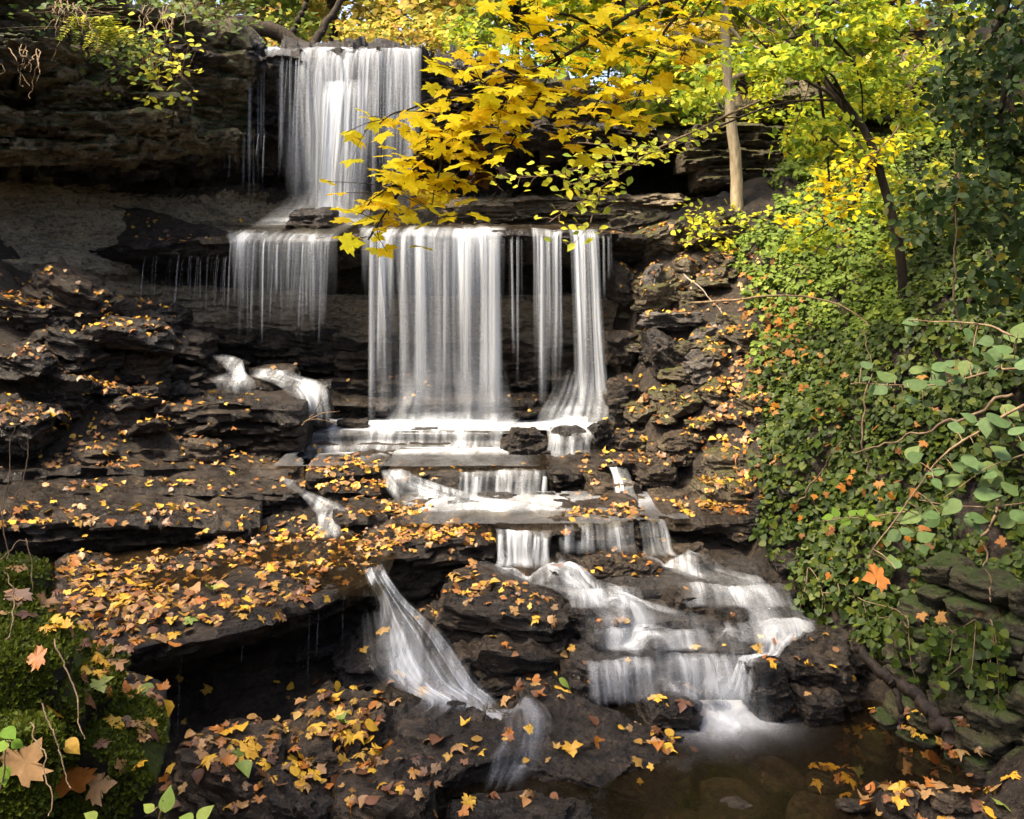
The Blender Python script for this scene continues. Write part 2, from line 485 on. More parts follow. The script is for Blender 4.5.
def boulder_geo(dim, seed, ang=0.85, sub=5, tilt=(0, 0, 0), rough=1.0, flat=0.75):
    r = np.random.default_rng(seed)
    D, Fc = ico(sub)
    ns, hs = [], []
    for ax in range(3):
        for sg in (-1, 1):
            n = np.zeros(3)
            n[ax] = sg
            n += r.normal(0, 0.16, 3)
            ns.append(n / np.linalg.norm(n))
            hs.append((flat if ax == 2 else 0.78) * r.uniform(0.9, 1.08))
    for k in range(11):
        n = r.normal(0, 1, 3)
        ns.append(n / np.linalg.norm(n))
        hs.append(r.uniform(0.86, 1.05))
    ns, hs = np.array(ns), np.array(hs)
    dn = D @ ns.T
    rad = np.where(dn > 0.05, hs / np.maximum(dn, 0.05), 9).min(1)
    rad = np.minimum(rad, 1.25)
    V = D * (ang * rad + (1 - ang) * 0.9)[:, None]
    V = V * np.array(dim) * 0.5
    m = float(np.mean(dim))
    q = V + seed * 3.1
    d = 0.030 * m * fbm(q * 2.4 / m, 3, seed) + 0.020 * m * fbm(q * 9 / m, 4, seed + 3) + 0.016 * min(m, 0.6) * fbm(q * 17, 3, seed + 8)
    d = d + rough * (0.060 * m * vor(q * np.array([1.9, 1.9, 7.0]) / m, seed + 5) + 0.030 * m * vor(q * np.array([5, 5, 22.0]) / m, seed + 7))
    V = V + D * d[:, None]
    rot = np.array(Matrix.Rotation(tilt[2], 3, 'Z') @ Matrix.Rotation(tilt[1], 3, 'Y') @ Matrix.Rotation(tilt[0], 3, 'X'))
    return V @ rot.T, Fc


def boulder(label, x0, y0, x1, y1, Y, dy=None, seed=1, mat=None, tilt=(0, 0, 0), host=None, ang=0.9, sub=5, flat=0.8, rough=1.0, group=None, name='boulder', sink=1.15):
    w, h = (x1 - x0) * Y / F_PX, (y1 - y0) * Y / F_PX
    dy = dy or w * 0.8
    V, Fc = boulder_geo((w * 1.12, dy * 1.1, h * sink * 1.1), seed, ang, sub, tilt, rough, flat)
    c = P((x0 + x1) / 2, (y0 + y1) / 2, Y + dy * 0.35)
    c[2] -= h * (sink - 1) * 0.5
    o = centred(name, V + c, Fc, mat or M_WET, None, 'sharp')
    tag(o, label, 'rock', group)
    SOLID.append((o, host or label))
    return o


# ------------------------------------------------------------------ cliff
def build_cliff():
    plan = [(-11.5, 6.0), (-8.2, 8.6), (-6.4, 10.4), (-5.2, 11.9), (-4.4, 13.2), (-3.7, 14.0), (-2.6, 14.25), (-1.3, 14.3), (-0.5, 14.5), (0.8, 15.0), (2.2, 15.3), (3.4, 15.0), (4.6, 14.6), (5.6, 14.9), (7.5, 15.5)]
    #      z of rim, overhang bottom z, recess
    rim = [3.9, 3.8, 3.6, 3.4, 3.1, 2.86, 2.84, 2.84, 2.8, 2.5, 2.3, 2.2, 2.5, 2.8, 3.0]
    ovh = [1.5, 1.3, 1.15, 1.05, 1.15, 1.35, 1.5, 1.5, 1.45, 1.35, 1.25, 1.2, 1.3, 1.5, 1.5]
    rec = [1.1, 1.1, 1.1, 1.0, 0.9, 0.8, 0.8, 0.8, 0.9, 1.0, 1.0, 0.7, 0.3, 0.2, 0.2]
    c = np.array([(*p, a, b, d) for p, a, b, d in zip(plan, rim, ovh, rec)])
    nu = 520
    q = lerp_rows(c, np.linspace(0, 1, nu))
    tng = np.gradient(q[:, :2], axis=0)
    tng /= np.linalg.norm(tng, axis=1)[:, None]
    inn = np.stack([-tng[:, 1], tng[:, 0]], -1)
    k = np.ones(31) / 31
    for j in (0, 1):
        inn[:, j] = np.convolve(np.pad(inn[:, j], 15, 'edge'), k, 'valid')
    prof = []   # (zmode, inward)
    nv = 170
    t = np.linspace(0, 1, nv)
    Z = np.zeros((nu, nv))
    A = np.zeros((nu, nv))
    for i in range(nu):
        rz, oz, rc = q[i, 2], q[i, 3], q[i, 4]
        zz = [rz + 0.15, rz + 0.05, rz - 0.05, rz - 0.45 * (rz - oz), oz + 0.25, oz, oz - 0.06, oz - 0.15, oz - 0.45, oz - 0.9, -0.1, -0.6, -2.6]
        aa = [2.6, 0.5, 0.02, 0.0, 0.12, 0.22, 0.40 * rc + 0.2, 0.8 * rc, 0.72 * rc, 0.40 * rc, -0.05, -0.2, -0.35]
        tt = np.array([0, 0.12, 0.18, 0.32, 0.46, 0.52, 0.57, 0.62, 0.70, 0.79, 0.88, 0.94, 1.0])
        Z[i] = np.interp(t, tt, zz)
        A[i] = np.interp(t, tt, aa)
    V = np.zeros((nu, nv, 3))
    V[..., 0] = q[:, 0, None] + inn[:, 0, None] * A
    V[..., 1] = q[:, 1, None] + inn[:, 1, None] * A
    V[..., 2] = Z
    V[:, :, 2] += (0.18 * fbm(np.stack([q[:, 0], q[:, 1], q[:, 0] * 0], -1) * 1.3, 3, 31))[:, None] * (np.abs(q[:, 0] + 2.4) > 1.2)[:, None]
    N = np.zeros_like(V)
    du, dv = np.gradient(V, axis=0), np.gradient(V, axis=1)
    N = np.cross(dv, du)
    N /= np.linalg.norm(N, axis=-1)[..., None] + 1e-9
    cave = np.clip((0.95 - V[..., 2]) / 0.3, 0, 1)
    d = 0.26 * fbm(V * np.array([0.8, 0.8, 1.6]), 4, 41) + 0.09 * fbm(V * np.array([2.5, 2.5, 7]), 4, 42)
    d = d + (1 - 0.75 * cave) * (0.24 * vor(V * np.array([0.8, 0.8, 3.6]), 43) + 0.12 * vor(V * np.array([2.2, 2.2, 10]), 44) + 0.04 * vor(V * np.array([7, 7, 26]), 45))
    V = V - N * d[..., None] * np.sign(N[nu // 2, int(nv * .3), 1])
    me = mesh_np('cliff', V.reshape(-1, 3), grid_faces(nu, nv), M_CLIFF, 'sharp')
    me.materials.append(M_SHALE)
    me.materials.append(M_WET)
    F = grid_faces(nu, nv)
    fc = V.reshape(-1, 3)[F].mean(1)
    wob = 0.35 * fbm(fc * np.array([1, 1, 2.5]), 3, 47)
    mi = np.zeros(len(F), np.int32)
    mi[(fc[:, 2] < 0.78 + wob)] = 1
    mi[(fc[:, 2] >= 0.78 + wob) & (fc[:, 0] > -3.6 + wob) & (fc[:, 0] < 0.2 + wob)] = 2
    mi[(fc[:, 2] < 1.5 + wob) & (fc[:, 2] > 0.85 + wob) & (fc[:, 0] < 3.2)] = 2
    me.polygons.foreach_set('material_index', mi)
    o = link('cliff', me)
    tag(o, 'overhanging layered cliff with a dark hollow and tan shale under it, behind the upper waterfall', kind='structure')
    SOLID.append((o, 'the overhanging cliff'))


build_cliff()

# ------------------------------------------------------------------ ledges
ledge('broad dark ledge that the lower curtain waterfall pours over, spanning behind the maple branch',
      [(40, 256, 12.4), (110, 246, 12.2), (180, 242, 11.95), (240, 239, 11.7), (300, 239, 11.55), (335, 238, 11.5), (362, 234, 11.4), (430, 233, 11.35), (500, 232, 11.35), (560, 233, 11.4), (606, 234, 11.5), (650, 236, 11.9)],
      3.0, 0.36, seed=101, slope=0.055, under=0.55, host='the broad ledge above the lower curtain fall', taper=0.3, blk=0.8)
ledge('thin dark step behind the left half of the curtain waterfall, above the small side cascade',
      [(150, 334, 11.9), (220, 333, 12.0), (290, 340, 12.1), (360, 350, 12.2)], 1.2, 0.35, seed=103, host='the dark rocks behind the curtain fall', mat=M_WET)
ledge('pale ragged rock shelf behind the curtain fall, below its greenish back wall',
      [(330, 352, 12.1), (400, 350, 12.1), (470, 345, 12.1), (540, 350, 12.0), (610, 352, 11.9)], 1.2, 0.4, seed=104, host='the shelf behind the curtain fall', mat=M_WET2)
ledge('tan grey back wall of the recess, seen between the strands of the curtain waterfall',
      [(120, 286, 12.5), (240, 290, 12.55), (360, 296, 12.6), (480, 296, 12.6), (600, 298, 12.45), (650, 300, 12.3)], 0.8, 1.0, seed=102, host='the back wall of the recess', mat=M_SHALE, under=0.05, blk=0.5)
ledge('dark wet rock shelf at the foot of the curtain waterfall, running behind its strands',
      [(310, 384, 11.75), (380, 380, 11.75), (450, 382, 11.7), (520, 378, 11.65), (600, 375, 11.55)], 1.0, 0.4, seed=105, host='the rock shelf at the curtain fall foot')
ledge('lowest dark shelf just above the white splash line of the curtain waterfall',
      [(300, 403, 11.3), (380, 402, 11.3), (460, 400, 11.3), (530, 402, 11.25), (560, 402, 11.25)], 0.9, 0.3, seed=106, host='the rock shelf at the curtain fall foot')
ledge('dark ledge carrying the small side cascade, left of the curtain fall foot',
      [(158, 385, 10.6), (205, 382, 10.7), (250, 381, 10.8), (280, 383, 10.85)], 1.0, 0.35, seed=107, host='the ledge under the side cascade')
ledge('squared black block with a few leaves on top, jutting out left of the white steps',
      [(150, 410, 9.75), (190, 405, 9.85), (250, 404, 9.95), (302, 407, 10.0)], 1.1, 0.46, seed=108, host='the squared black block left of the white steps', taper=0.12, under=0.05)
ledge('thin leaf strewn ledge just under the squared black block, at the left bank',
      [(-30, 455, 8.9), (60, 452, 9.2), (150, 452, 9.5), (232, 453, 9.7)], 1.4, 0.17, (-0.25, 1), seed=109, host='the thin ledge under the squared black block')
ledge('long leaf covered ledge ending at the little side spout, second below the squared block',
      [(-30, 474, 8.3), (60, 470, 8.7), (140, 470, 9.05), (230, 470, 9.3), (300, 475, 9.35)], 1.2, 0.20, (-0.25, 1), seed=110, host='the long leafy ledge ending at the side spout')
ledge('dark ledge with scattered yellow leaves, just below the long leafy ledge on the left',
      [(-30, 500, 7.8), (80, 496, 8.2), (160, 491, 8.55), (240, 491, 8.75), (308, 496, 8.8)], 1.0, 0.22, (-0.25, 1), seed=111, host='the dark ledge below the long leafy ledge')
ledge('rounded dark ledge directly above the leaf covered shallow pool at left',
      [(-30, 530, 7.1), (50, 525, 7.45), (140, 517, 7.8), (205, 520, 8.0), (262, 524, 8.1)], 1.0, 0.24, (-0.25, 1), seed=112, host='the rounded ledge above the leafy pool')
ledge('big leaf covered rock shelf overhanging a black hollow at lower left',
      [(55, 672, 5.4), (110, 657, 5.65), (190, 638, 5.97), (265, 618, 6.3), (325, 600, 6.65), (366, 580, 7.05), (385, 562, 7.45)], 2.1, 0.34, (-0.42, 0.9), seed=113, slope=0.0, under=0.55, host='the big overhanging shelf at lower left', taper=0.15, blk=0.7, lipwob=0.06)
ledge('knobbly dark block with leaves on top, between the big leafy shelf and the narrow spout',
      [(350, 562, 7.45), (385, 550, 7.65), (430, 543, 7.8), (470, 540, 7.9), (498, 545, 7.95)], 0.9, 0.44, seed=114, host='the knobbly block right of the big shelf', under=0.1)
ledge('leaf topped ledge right of the little side spout, below the white steps',
      [(300, 476, 9.15), (340, 471, 9.25), (384, 470, 9.3)], 0.8, 0.17, seed=115, host='the leaf topped ledge below the white steps')
ledge('dark lower ledge with a red brown leaf heap, right of the little side spout',
      [(312, 490, 8.95), (350, 489, 9.0), (388, 492, 9.1)], 0.7, 0.22, seed=116, host='the dark ledge right of the side spout')
ledge('low leafy ledge in front of the white pool at mid left of the stream',
      [(325, 523, 8.15), (365, 518, 8.3), (410, 517, 8.35), (445, 522, 8.4)], 0.7, 0.2, seed=117, host='the low leafy ledge by the white pool')
ledge('upper stone step of the white steps under the curtain waterfall',
      [(298, 434, 10.6), (360, 432, 10.6), (430, 431, 10.6), (505, 433, 10.6)], 1.4, 0.13, seed=118, host='the upper white step', slope=0.0, rough=0.6)
ledge('lower stone step of the white steps under the curtain waterfall',
      [(298, 447, 10.3), (360, 446, 10.3), (430, 446, 10.3), (505, 447, 10.3)], 0.6, 0.14, seed=119, host='the lower white step', slope=0.0, rough=0.6)
ledge('dark stone lip the stream spills over in broad white strands, mid picture',
      [(384, 474, 9.35), (430, 471, 9.4), (490, 471, 9.45), (548, 472, 9.45)], 0.8, 0.3, seed=120, host='the dark lip in mid stream', slope=0.0, rough=0.7)
ledge('dark ledge heaped with orange leaves, right of the broad white strands',
      [(545, 470, 9.4), (590, 467, 9.45), (640, 467, 9.5), (680, 469, 9.5)], 0.9, 0.34, seed=121, host='the ledge heaped with orange leaves in mid stream')
ledge('dark ledge of the lower spill with a narrow fan of water at its left end',
      [(488, 531, 8.1), (530, 529, 8.15), (570, 524, 8.2), (620, 521, 8.25), (668, 521, 8.3)], 0.9, 0.36, seed=122, host='the ledge above the rapids')
ledge('long horizontal ledge topped with leaves, running from the stream under the ivy bank',
      [(662, 519, 8.3), (700, 517, 8.35), (745, 518, 8.4), (790, 522, 8.4)], 0.9, 0.32, seed=123, host='the long ledge running under the ivy bank', mat=M_WET2)
ledge('rounded step in the rapids with water pouring over it, below the fan of water',
      [(560, 590, 7.35), (620, 592, 7.4), (680, 592, 7.5), (730, 585, 7.6), (770, 580, 7.7)], 0.9, 0.22, seed=124, host='the upper step of the rapids', mat=M_SMOOTH, rough=0.7, slope=0.06)
ledge('wide smooth rock step under thin sheets of water, in the right hand rapids',
      [(585, 630, 6.95), (640, 625, 7.05), (700, 622, 7.15), (760, 620, 7.2), (815, 622, 7.3)], 0.8, 0.2, seed=125, host='the wide smooth step of the rapids', mat=M_SMOOTH, rough=0.6, slope=0.08)
ledge('lowest step of the rapids, just above the white foam at lower right',
      [(570, 668, 6.7), (630, 662, 6.75), (690, 656, 6.8), (740, 648, 6.85), (790, 642, 6.95)], 0.7, 0.4, seed=126, host='the lowest step of the rapids', mat=M_SMOOTH, rough=0.6, slope=0.06)
ledge('black rock at the back of the hollow beneath the big leafy shelf',
      [(150, 690, 6.75), (220, 676, 6.9), (300, 655, 7.0), (360, 640, 7.1)], 1.0, 0.35, (-0.3, 1), seed=127, host='the black rock in the hollow under the shelf')

for k, (lab, pts, dp, th) in enumerate([
    ('tan weathered block ledge jutting from the top left corner of the cliff', [(-60, 28, 10.0), (0, 30, 10.3), (45, 36, 10.7), (90, 46, 11.2)], 1.4, 0.42),
    ('cliff ledge below the yellowish fern, with leafy plants above it', [(40, 78, 10.9), (95, 84, 11.4), (150, 92, 12.0), (196, 100, 12.6)], 1.6, 0.32),
    ('dark jutting cliff ledge with a sharp lower edge, above the hollow', [(-60, 112, 10.0), (20, 108, 10.6), (90, 110, 11.2), (165, 112, 12.1), (205, 118, 12.6)], 1.7, 0.28),
    ('lowest mossy cliff ledge forming the roof of the dark hollow', [(-60, 140, 10.2), (30, 140, 10.9), (110, 138, 11.7), (190, 134, 12.6), (240, 132, 13.3)], 1.8, 0.26),
    ('dark blocky rim ledge left of the brink of the upper waterfall', [(140, 46, 12.2), (190, 48, 12.9), (232, 56, 13.6), (262, 60, 14.0)], 1.5, 0.35),
]):
    ledge(lab, pts, dp, th, (-0.55, 0.85), M_CLIFF if k < 4 else M_WET2, seed=150 + k, blk=1.5, under=0.25, host='a ledge of the left cliff', name='cliff_ledge', lipwob=0.3)
for k, (lab, pts, dp, th) in enumerate([
    ('upper brown layer of the rock outcrop behind the pale trunk', [(690, 128, 14.6), (740, 124, 14.4), (800, 126, 14.2), (826, 130, 14.3)], 1.0, 0.34),
    ('middle brown layer of the rock outcrop behind the pale trunk', [(684, 152, 14.5), (740, 148, 14.25), (806, 152, 14.1)], 1.0, 0.26),
    ('lowest layer of the rock outcrop behind the pale trunk, above dry twigs', [(700, 170, 14.4), (745, 166, 14.1), (800, 170, 14.0)], 1.0, 0.22),
    ('long dark roof layer of the hollow behind the maple branch', [(430, 118, 14.0), (500, 122, 14.1), (580, 124, 14.5), (660, 128, 14.8)], 1.2, 0.36),
    ('pale shale bench along the back of the hollow behind the lime green branch', [(440, 200, 14.3), (520, 198, 14.5), (600, 196, 14.6), (690, 194, 14.6)], 1.4, 0.5),
]):
    ledge(lab, pts, dp, th, (0, 1), [M_TALUS, M_TALUS, M_TALUS, M_WET2, M_SHALE][k], seed=160 + k, blk=1.3, under=0.15, host='the rock layers behind the lower curtain', name='cliff_ledge', lipwob=0.2)

# ------------------------------------------------------------------ boulders
B = boulder
B('broad smooth wet slab sloping to the clear pool, centre of the foreground', 508, 716, 704, 800, 5.75, 0.85, 201, M_WET, (R(12), R(8), R(-16)), 'the broad smooth foreground slab', 0.9, 6, 0.45, 0.7)
B('smooth dark boulder dotted with leaves, left of the broad foreground slab', 382, 710, 512, 800, 5.75, 0.65, 202, M_WET, (R(12), R(-5), R(18)), 'the smooth leaf dotted foreground boulder', 0.9, 6, 0.6, 0.7)
B('flat topped black rock with a leaf heap, parting the two lower cascades', 425, 588, 580, 640, 7.15, 0.75, 203, M_WET, (R(4), R(4), R(-8)), 'the flat topped rock between the two cascades', 0.95)
B('lower black rock beneath the flat topped one, between the two cascades', 440, 632, 584, 684, 6.95, 0.6, 204, M_WET, (R(4), R(6), R(10)), 'the lower rock between the two cascades', 0.95)
B('blocky black rock by a thin trickle, left of the foot of the right hand rapids', 548, 662, 630, 716, 6.65, 0.5, 205, M_WET, (0, R(6), R(20)), 'the blocky black rock beside the rapids', 0.95)
B('small leaning rock with a dead leaf clump, above the foreground slab', 508, 684, 560, 718, 6.4, 0.4, 206, M_WET, (0, R(10), 0), 'the small leaning rock above the foreground slab')
B('small upright black rock at the top of the right hand rapids', 538, 566, 586, 616, 7.45, 0.35, 207, M_WET, (0, R(15), R(20)), 'the small upright rock in the rapids', 0.95)
B('flat leafy rock in the middle of the rapids, under the narrow fan of water', 578, 556, 632, 584, 7.75, 0.4, 208, M_WET2, (0, R(4), R(8)), 'the flat leafy rock in the rapids')
B('rock with two bright leaves in the rapids, right of the flat leafy rock', 618, 560, 660, 588, 7.75, 0.35, 209, M_WET, (0, R(8), R(-8)), 'the rock with bright leaves in the rapids')
B('low brownish rock washed by water at the right edge of the upper rapids', 664, 548, 712, 576, 7.95, 0.4, 210, M_WET2, (0, 0, R(12)), 'the low brown rock in the upper rapids', 0.6)
B('pointed black boulder standing at the foam edge, lower right', 744, 655, 790, 716, 6.45, 0.4, 211, M_WET, (0, R(-14), R(10)), 'the pointed boulder at the foam edge', 0.95)
B('large angular black boulder right of the foot of the rapids', 768, 632, 856, 688, 6.65, 0.6, 212, M_WET, (R(6), R(8), R(-10)), 'the large angular boulder by the rapids', 0.95)
B('low black boulder beneath the large angular one, at the pool edge', 782, 680, 842, 716, 6.45, 0.45, 213, M_WET, (0, 0, R(14)), 'the low black boulder at the pool edge')
B('dark boulder in shadow under the hanging ivy, right of the rapids', 836, 650, 900, 706, 6.9, 0.6, 214, M_WET, (0, R(4), 0), 'the shadowed boulder under the hanging ivy')
B('small black block at the foam, below the lowest step of the rapids', 636, 690, 704, 728, 6.35, 0.4, 215, M_WET, (0, R(-5), R(5)), 'the small black block below the rapids')
B('small dark stone with a leaf standing in the white foam', 700, 682, 724, 694, 6.6, 0.15, 216, M_WET, (0, 0, 0), 'the small stone in the foam', 0.8, 4)
B('dark dome with water sliding over it, left of the narrow spout', 336, 622, 412, 690, 6.8, 0.7, 217, M_SMOOTH, (R(8), R(-6), 0), 'the dark dome left of the spout', 0.7, 5, 0.6)
B('rounded dark rock below the spout, topped by a leaf clump', 358, 692, 440, 748, 6.2, 0.55, 218, M_WET, (R(8), R(6), 0), 'the rounded rock below the spout', 0.85, 5, 0.6)
B('small upright pyramid rock in the foam of the left cascade', 444, 700, 466, 718, 6.15, 0.16, 219, M_WET, (0, R(6), 0), 'the little pyramid rock', 0.95, 4)
B('low leaf strewn rock at lower left, right of the mossy bank', 170, 738, 300, 812, 5.35, 0.8, 220, M_WET2, (R(8), R(4), R(6)), 'the low leafy rock right of the mossy bank')
B('low dark rock with scattered leaves, left of the leaf dotted boulder', 280, 706, 392, 778, 5.75, 0.8, 221, M_WET2, (R(6), R(-4), R(-10)), 'the low dark rock in the left foreground')
B('dark upright block at the bottom edge, left of centre', 262, 782, 330, 850, 5.0, 0.4, 222, M_WET, (0, R(6), R(12)), 'the dark block at the bottom edge')
B('dark leafy rock at the bottom edge under the foreground boulder', 330, 776, 440, 860, 5.05, 0.6, 223, M_WET2, (R(5), R(4), R(-6)), 'the leafy rock at the bottom edge')
B('sloping wet rock at the bottom edge, centre of the picture', 440, 800, 600, 880, 5.0, 0.55, 224, M_WET, (R(10), R(6), R(8)), 'the sloping wet rock at the bottom edge', 0.9, 6, 0.5)
B('dry tan rock perched at the front end of the big leafy shelf', 84, 650, 122, 684, 4.75, 0.2, 225, M_TALUS, (R(10), R(22), 0), 'the dry tan rock by the mossy bank', 0.9)
B('rock capped with tan leaves, under the front end of the big leafy shelf', 92, 684, 164, 736, 4.95, 0.45, 226, M_WET2, (R(6), R(6), 0), 'the leaf capped rock under the shelf')
B('moss covered bank of rock at the lower left corner', -90, 602, 92, 860, 4.1, 1.0, 227, M_MOSS, (R(14), R(16), R(10)), 'the mossy bank at the lower left corner', 0.75, 5, 0.85, 0.15)
B('small mossy block on the left edge, above the moss covered bank', -40, 556, 50, 618, 4.9, 0.5, 228, M_MOSS, (0, R(8), R(10)), 'the small mossy block at the left edge', 0.75, 5, 0.85, 0.15)
B('dark mossy lower shoulder of the corner bank, behind the fallen maple leaves', 40, 700, 160, 850, 4.3, 0.6, 229, M_MOSS, (R(10), R(20), 0), 'the dark shoulder of the mossy bank', 0.75, 5, 0.85, 0.15)
B('upper lump of the mossy corner bank, with dry stems on it', -40, 628, 64, 716, 4.0, 0.5, 230, M_MOSS, (R(10), R(12), R(20)), 'the mossy bank at the lower left corner', 0.75, 5, 0.85, 0.15)
B('lower lump of the mossy corner bank, under the large tan leaf', -30, 716, 60, 800, 3.7, 0.4, 231, M_MOSS, (R(-6), R(8), R(40)), 'the mossy bank at the lower left corner', 0.75, 5, 0.85, 0.15)
B('right hand lump of the mossy corner bank, beside the dry tan rock', 44, 668, 112, 742, 4.3, 0.45, 232, M_MOSS, (R(4), R(18), R(10)), 'the mossy bank at the lower left corner', 0.75, 5, 0.85, 0.15)
# mid stream
B('angular black boulder standing in the stream under the right of the curtain fall', 502, 424, 546, 458, 10.1, 0.35, 240, M_WET, (0, R(8), R(20)), 'the angular black boulder in mid stream', 0.95)
B('flat black stone against the angular mid stream boulder', 508, 445, 558, 462, 9.95, 0.4, 241, M_WET, (0, R(-3), 0), 'the flat stone by the mid stream boulder')
B('small dark stone with a broken branch behind the mid stream boulder', 548, 430, 592, 446, 10.5, 0.3, 242, M_WET2, (0, R(4), 0), 'the small stone behind the mid stream boulder', 0.9, 4)
B('round white veiled boulder at the foot of the rightmost strand', 586, 392, 614, 424, 11.0, 0.35, 243, M_SMOOTH, (0, 0, 0), 'the veiled boulder at the strand foot', 0.5, 4)
B('dark dome stone under the fan of water right of the mid stream boulder', 548, 426, 590, 458, 10.15, 0.4, 244, M_SMOOTH, (0, 0, 0), 'the dome stone under the small fan', 0.5, 4)
B('black wedge boulder right of the small fan below the rightmost strand', 588, 420, 618, 455, 10.2, 0.4, 245, M_WET, (0, R(-18), R(10)), 'the black wedge boulder', 0.95)
B('rough black boulder at the foot of the talus, right of the black wedge', 612, 426, 660, 462, 10.1, 0.5, 246, M_WET2, (0, R(8), 0), 'the rough black boulder at the talus foot')
B('dark boulder with a clump of dead leaves, standing in the broad white strands', 424, 478, 462, 500, 9.2, 0.3, 247, M_WET, (0, 0, 0), 'the dark boulder in the white strands', 0.85, 4)
B('low dark rock in the white pool below the broad strands', 470, 494, 520, 512, 8.9, 0.3, 248, M_SMOOTH, (0, 0, R(5)), 'the low rock in the white pool', 0.6, 4)
B('small rounded stone at the left edge of the white pool', 412, 508, 448, 526, 8.6, 0.3, 249, M_WET, (0, 0, 0), 'the rounded stone at the white pool edge', 0.7, 4)
B('dark boulder beneath the orange leaf heap, beside the right hand trickle', 582, 476, 640, 516, 9.1, 0.5, 250, M_WET2, (0, R(4), R(8)), 'the dark boulder under the orange leaf heap')
B('flat dark stone beside the right hand trickle, under the talus', 655, 488, 694, 512, 8.9, 0.4, 251, M_WET, (0, 0, 0), 'the flat stone beside the right hand trickle', 0.85, 4)
B('squared dark block with orange leaves on top, against the ivy', 692, 480, 752, 518, 8.75, 0.6, 252, M_TALUS, (0, R(3), R(6)), 'the squared block against the ivy', 0.95)
B('blocky rock with a fresh orange leaf patch, just above the squared block by the ivy', 700, 448, 768, 486, 9.2, 0.6, 253, M_TALUS, (0, R(-4), R(-6)), 'the blocky rock by the ivy', 0.95)
B('dark cube of rock at the right end of the orange leaf ledge', 634, 462, 676, 492, 9.25, 0.5, 254, M_WET2, (0, R(3), R(-4)), 'the dark cube of rock', 0.95)
B('leaf strewn flat slab right of the sunken black hole, below the ivy edge', 660, 430, 712, 456, 9.7, 0.5, 255, M_WET2, (0, R(-4), 0), 'the leaf strewn flat slab of the talus', 0.95)
B('white washed boulder under the upper waterfall, at the back of the broad ledge', 284, 209, 340, 238, 12.1, 0.5, 256, M_WET, (0, 0, 0), 'the boulder under the upper fall', 0.9, 4)
B('small dark block on the upper white step', 336, 418, 372, 430, 10.75, 0.25, 257, M_WET, (0, 0, 0), 'the small block on the white step', 0.95, 4)
B('rounded rock veiled with water in the small side cascade', 254, 365, 300, 388, 10.9, 0.4, 258, M_WET, (0, 0, 0), 'the rounded rock of the side cascade', 0.7, 4)
B('dark step rock at the head of the small side cascade', 205, 356, 248, 384, 11.1, 0.4, 259, M_WET, (0, 0, 0), 'the dark step rock of the side cascade', 0.9, 4)
B('rounded wet stone beneath the small side cascade, beside the squared block', 290, 376, 332, 428, 10.6, 0.5, 260, M_SMOOTH, (0, 0, 0), 'the wet stone beneath the side cascade', 0.6, 4)
# talus
B('big pale grey block lying tilted on the talus, under the ivy edge', 683, 345, 735, 392, 10.4, 0.5, 270, M_GREY, (R(10), R(-22), R(12)), 'the big pale grey block on the talus', 0.98)
B('long brown slab tilted up to the right, at the head of the talus', 628, 224, 688, 254, 12.2, 0.6, 271, M_TALUS, (R(10), R(-24), 0), 'the long tilted slab at the talus head', 0.98)
B('dark slab behind the long tilted one, right of the curtain fall', 604, 216, 668, 240, 12.9, 0.7, 272, M_TALUS, (0, R(-16), 0), 'the dark slab behind the tilted one', 0.98)
B('mossy olive boulder in the middle of the talus', 634, 272, 678, 314, 11.5, 0.5, 273, M_TALUS, (R(5), R(-20), R(20)), 'the mossy olive boulder of the talus', 0.95)
B('rounded mossy stone right of the olive boulder on the talus', 674, 288, 708, 312, 11.4, 0.4, 274, M_TALUS, (0, R(6), 0), 'the rounded mossy stone of the talus', 0.8, 4)
B('long thin blue grey slab lying level across the talus', 632, 314, 704, 328, 11.0, 0.5, 275, M_GREY, (0, R(-3), 0), 'the long level slab of the talus', 0.98)
B('narrow leaning stone propped against the olive boulder', 644, 262, 660, 288, 11.5, 0.2, 276, M_GREY, (0, R(28), 0), 'the narrow leaning stone', 0.95, 4)
B('brown block under the tilted slab, near the pale trunk', 672, 258, 700, 284, 11.7, 0.4, 277, M_TALUS, (0, R(10), R(20)), 'the brown block under the tilted slab', 0.95, 4)
B('dark flat slab above the pale grey block, on the talus', 686, 326, 728, 348, 10.8, 0.4, 278, M_GREY, (0, R(-26), 0), 'the dark flat slab above the grey block', 0.98, 4)
B('wet blackish slab sloping toward the rightmost strand', 640, 338, 690, 376, 10.7, 0.5, 279, M_WET, (R(10), R(30), R(10)), 'the wet blackish slab of the talus', 0.98)
B('dark wedge of rock beside the rightmost strand of the curtain fall', 606, 372, 650, 426, 10.6, 0.6, 280, M_WET2, (0, R(-12), R(16)), 'the dark wedge beside the rightmost strand', 0.95)
B('squat dark rock by the upper part of the rightmost strand', 604, 328, 640, 362, 11.2, 0.5, 281, M_WET2, (0, R(6), 0), 'the squat rock by the rightmost strand', 0.95, 4)
B('dark block under the curtain ledge, right of the rightmost strand', 606, 262, 640, 300, 11.7, 0.5, 282, M_WET2, (0, 0, R(8)), 'the dark block under the curtain ledge', 0.95, 4)
B('flat olive block right of the level slab, under the bare arching twig', 690, 272, 724, 290, 11.6, 0.4, 283, M_TALUS, (0, R(3), 0), 'the flat olive block of the talus', 0.95, 4)
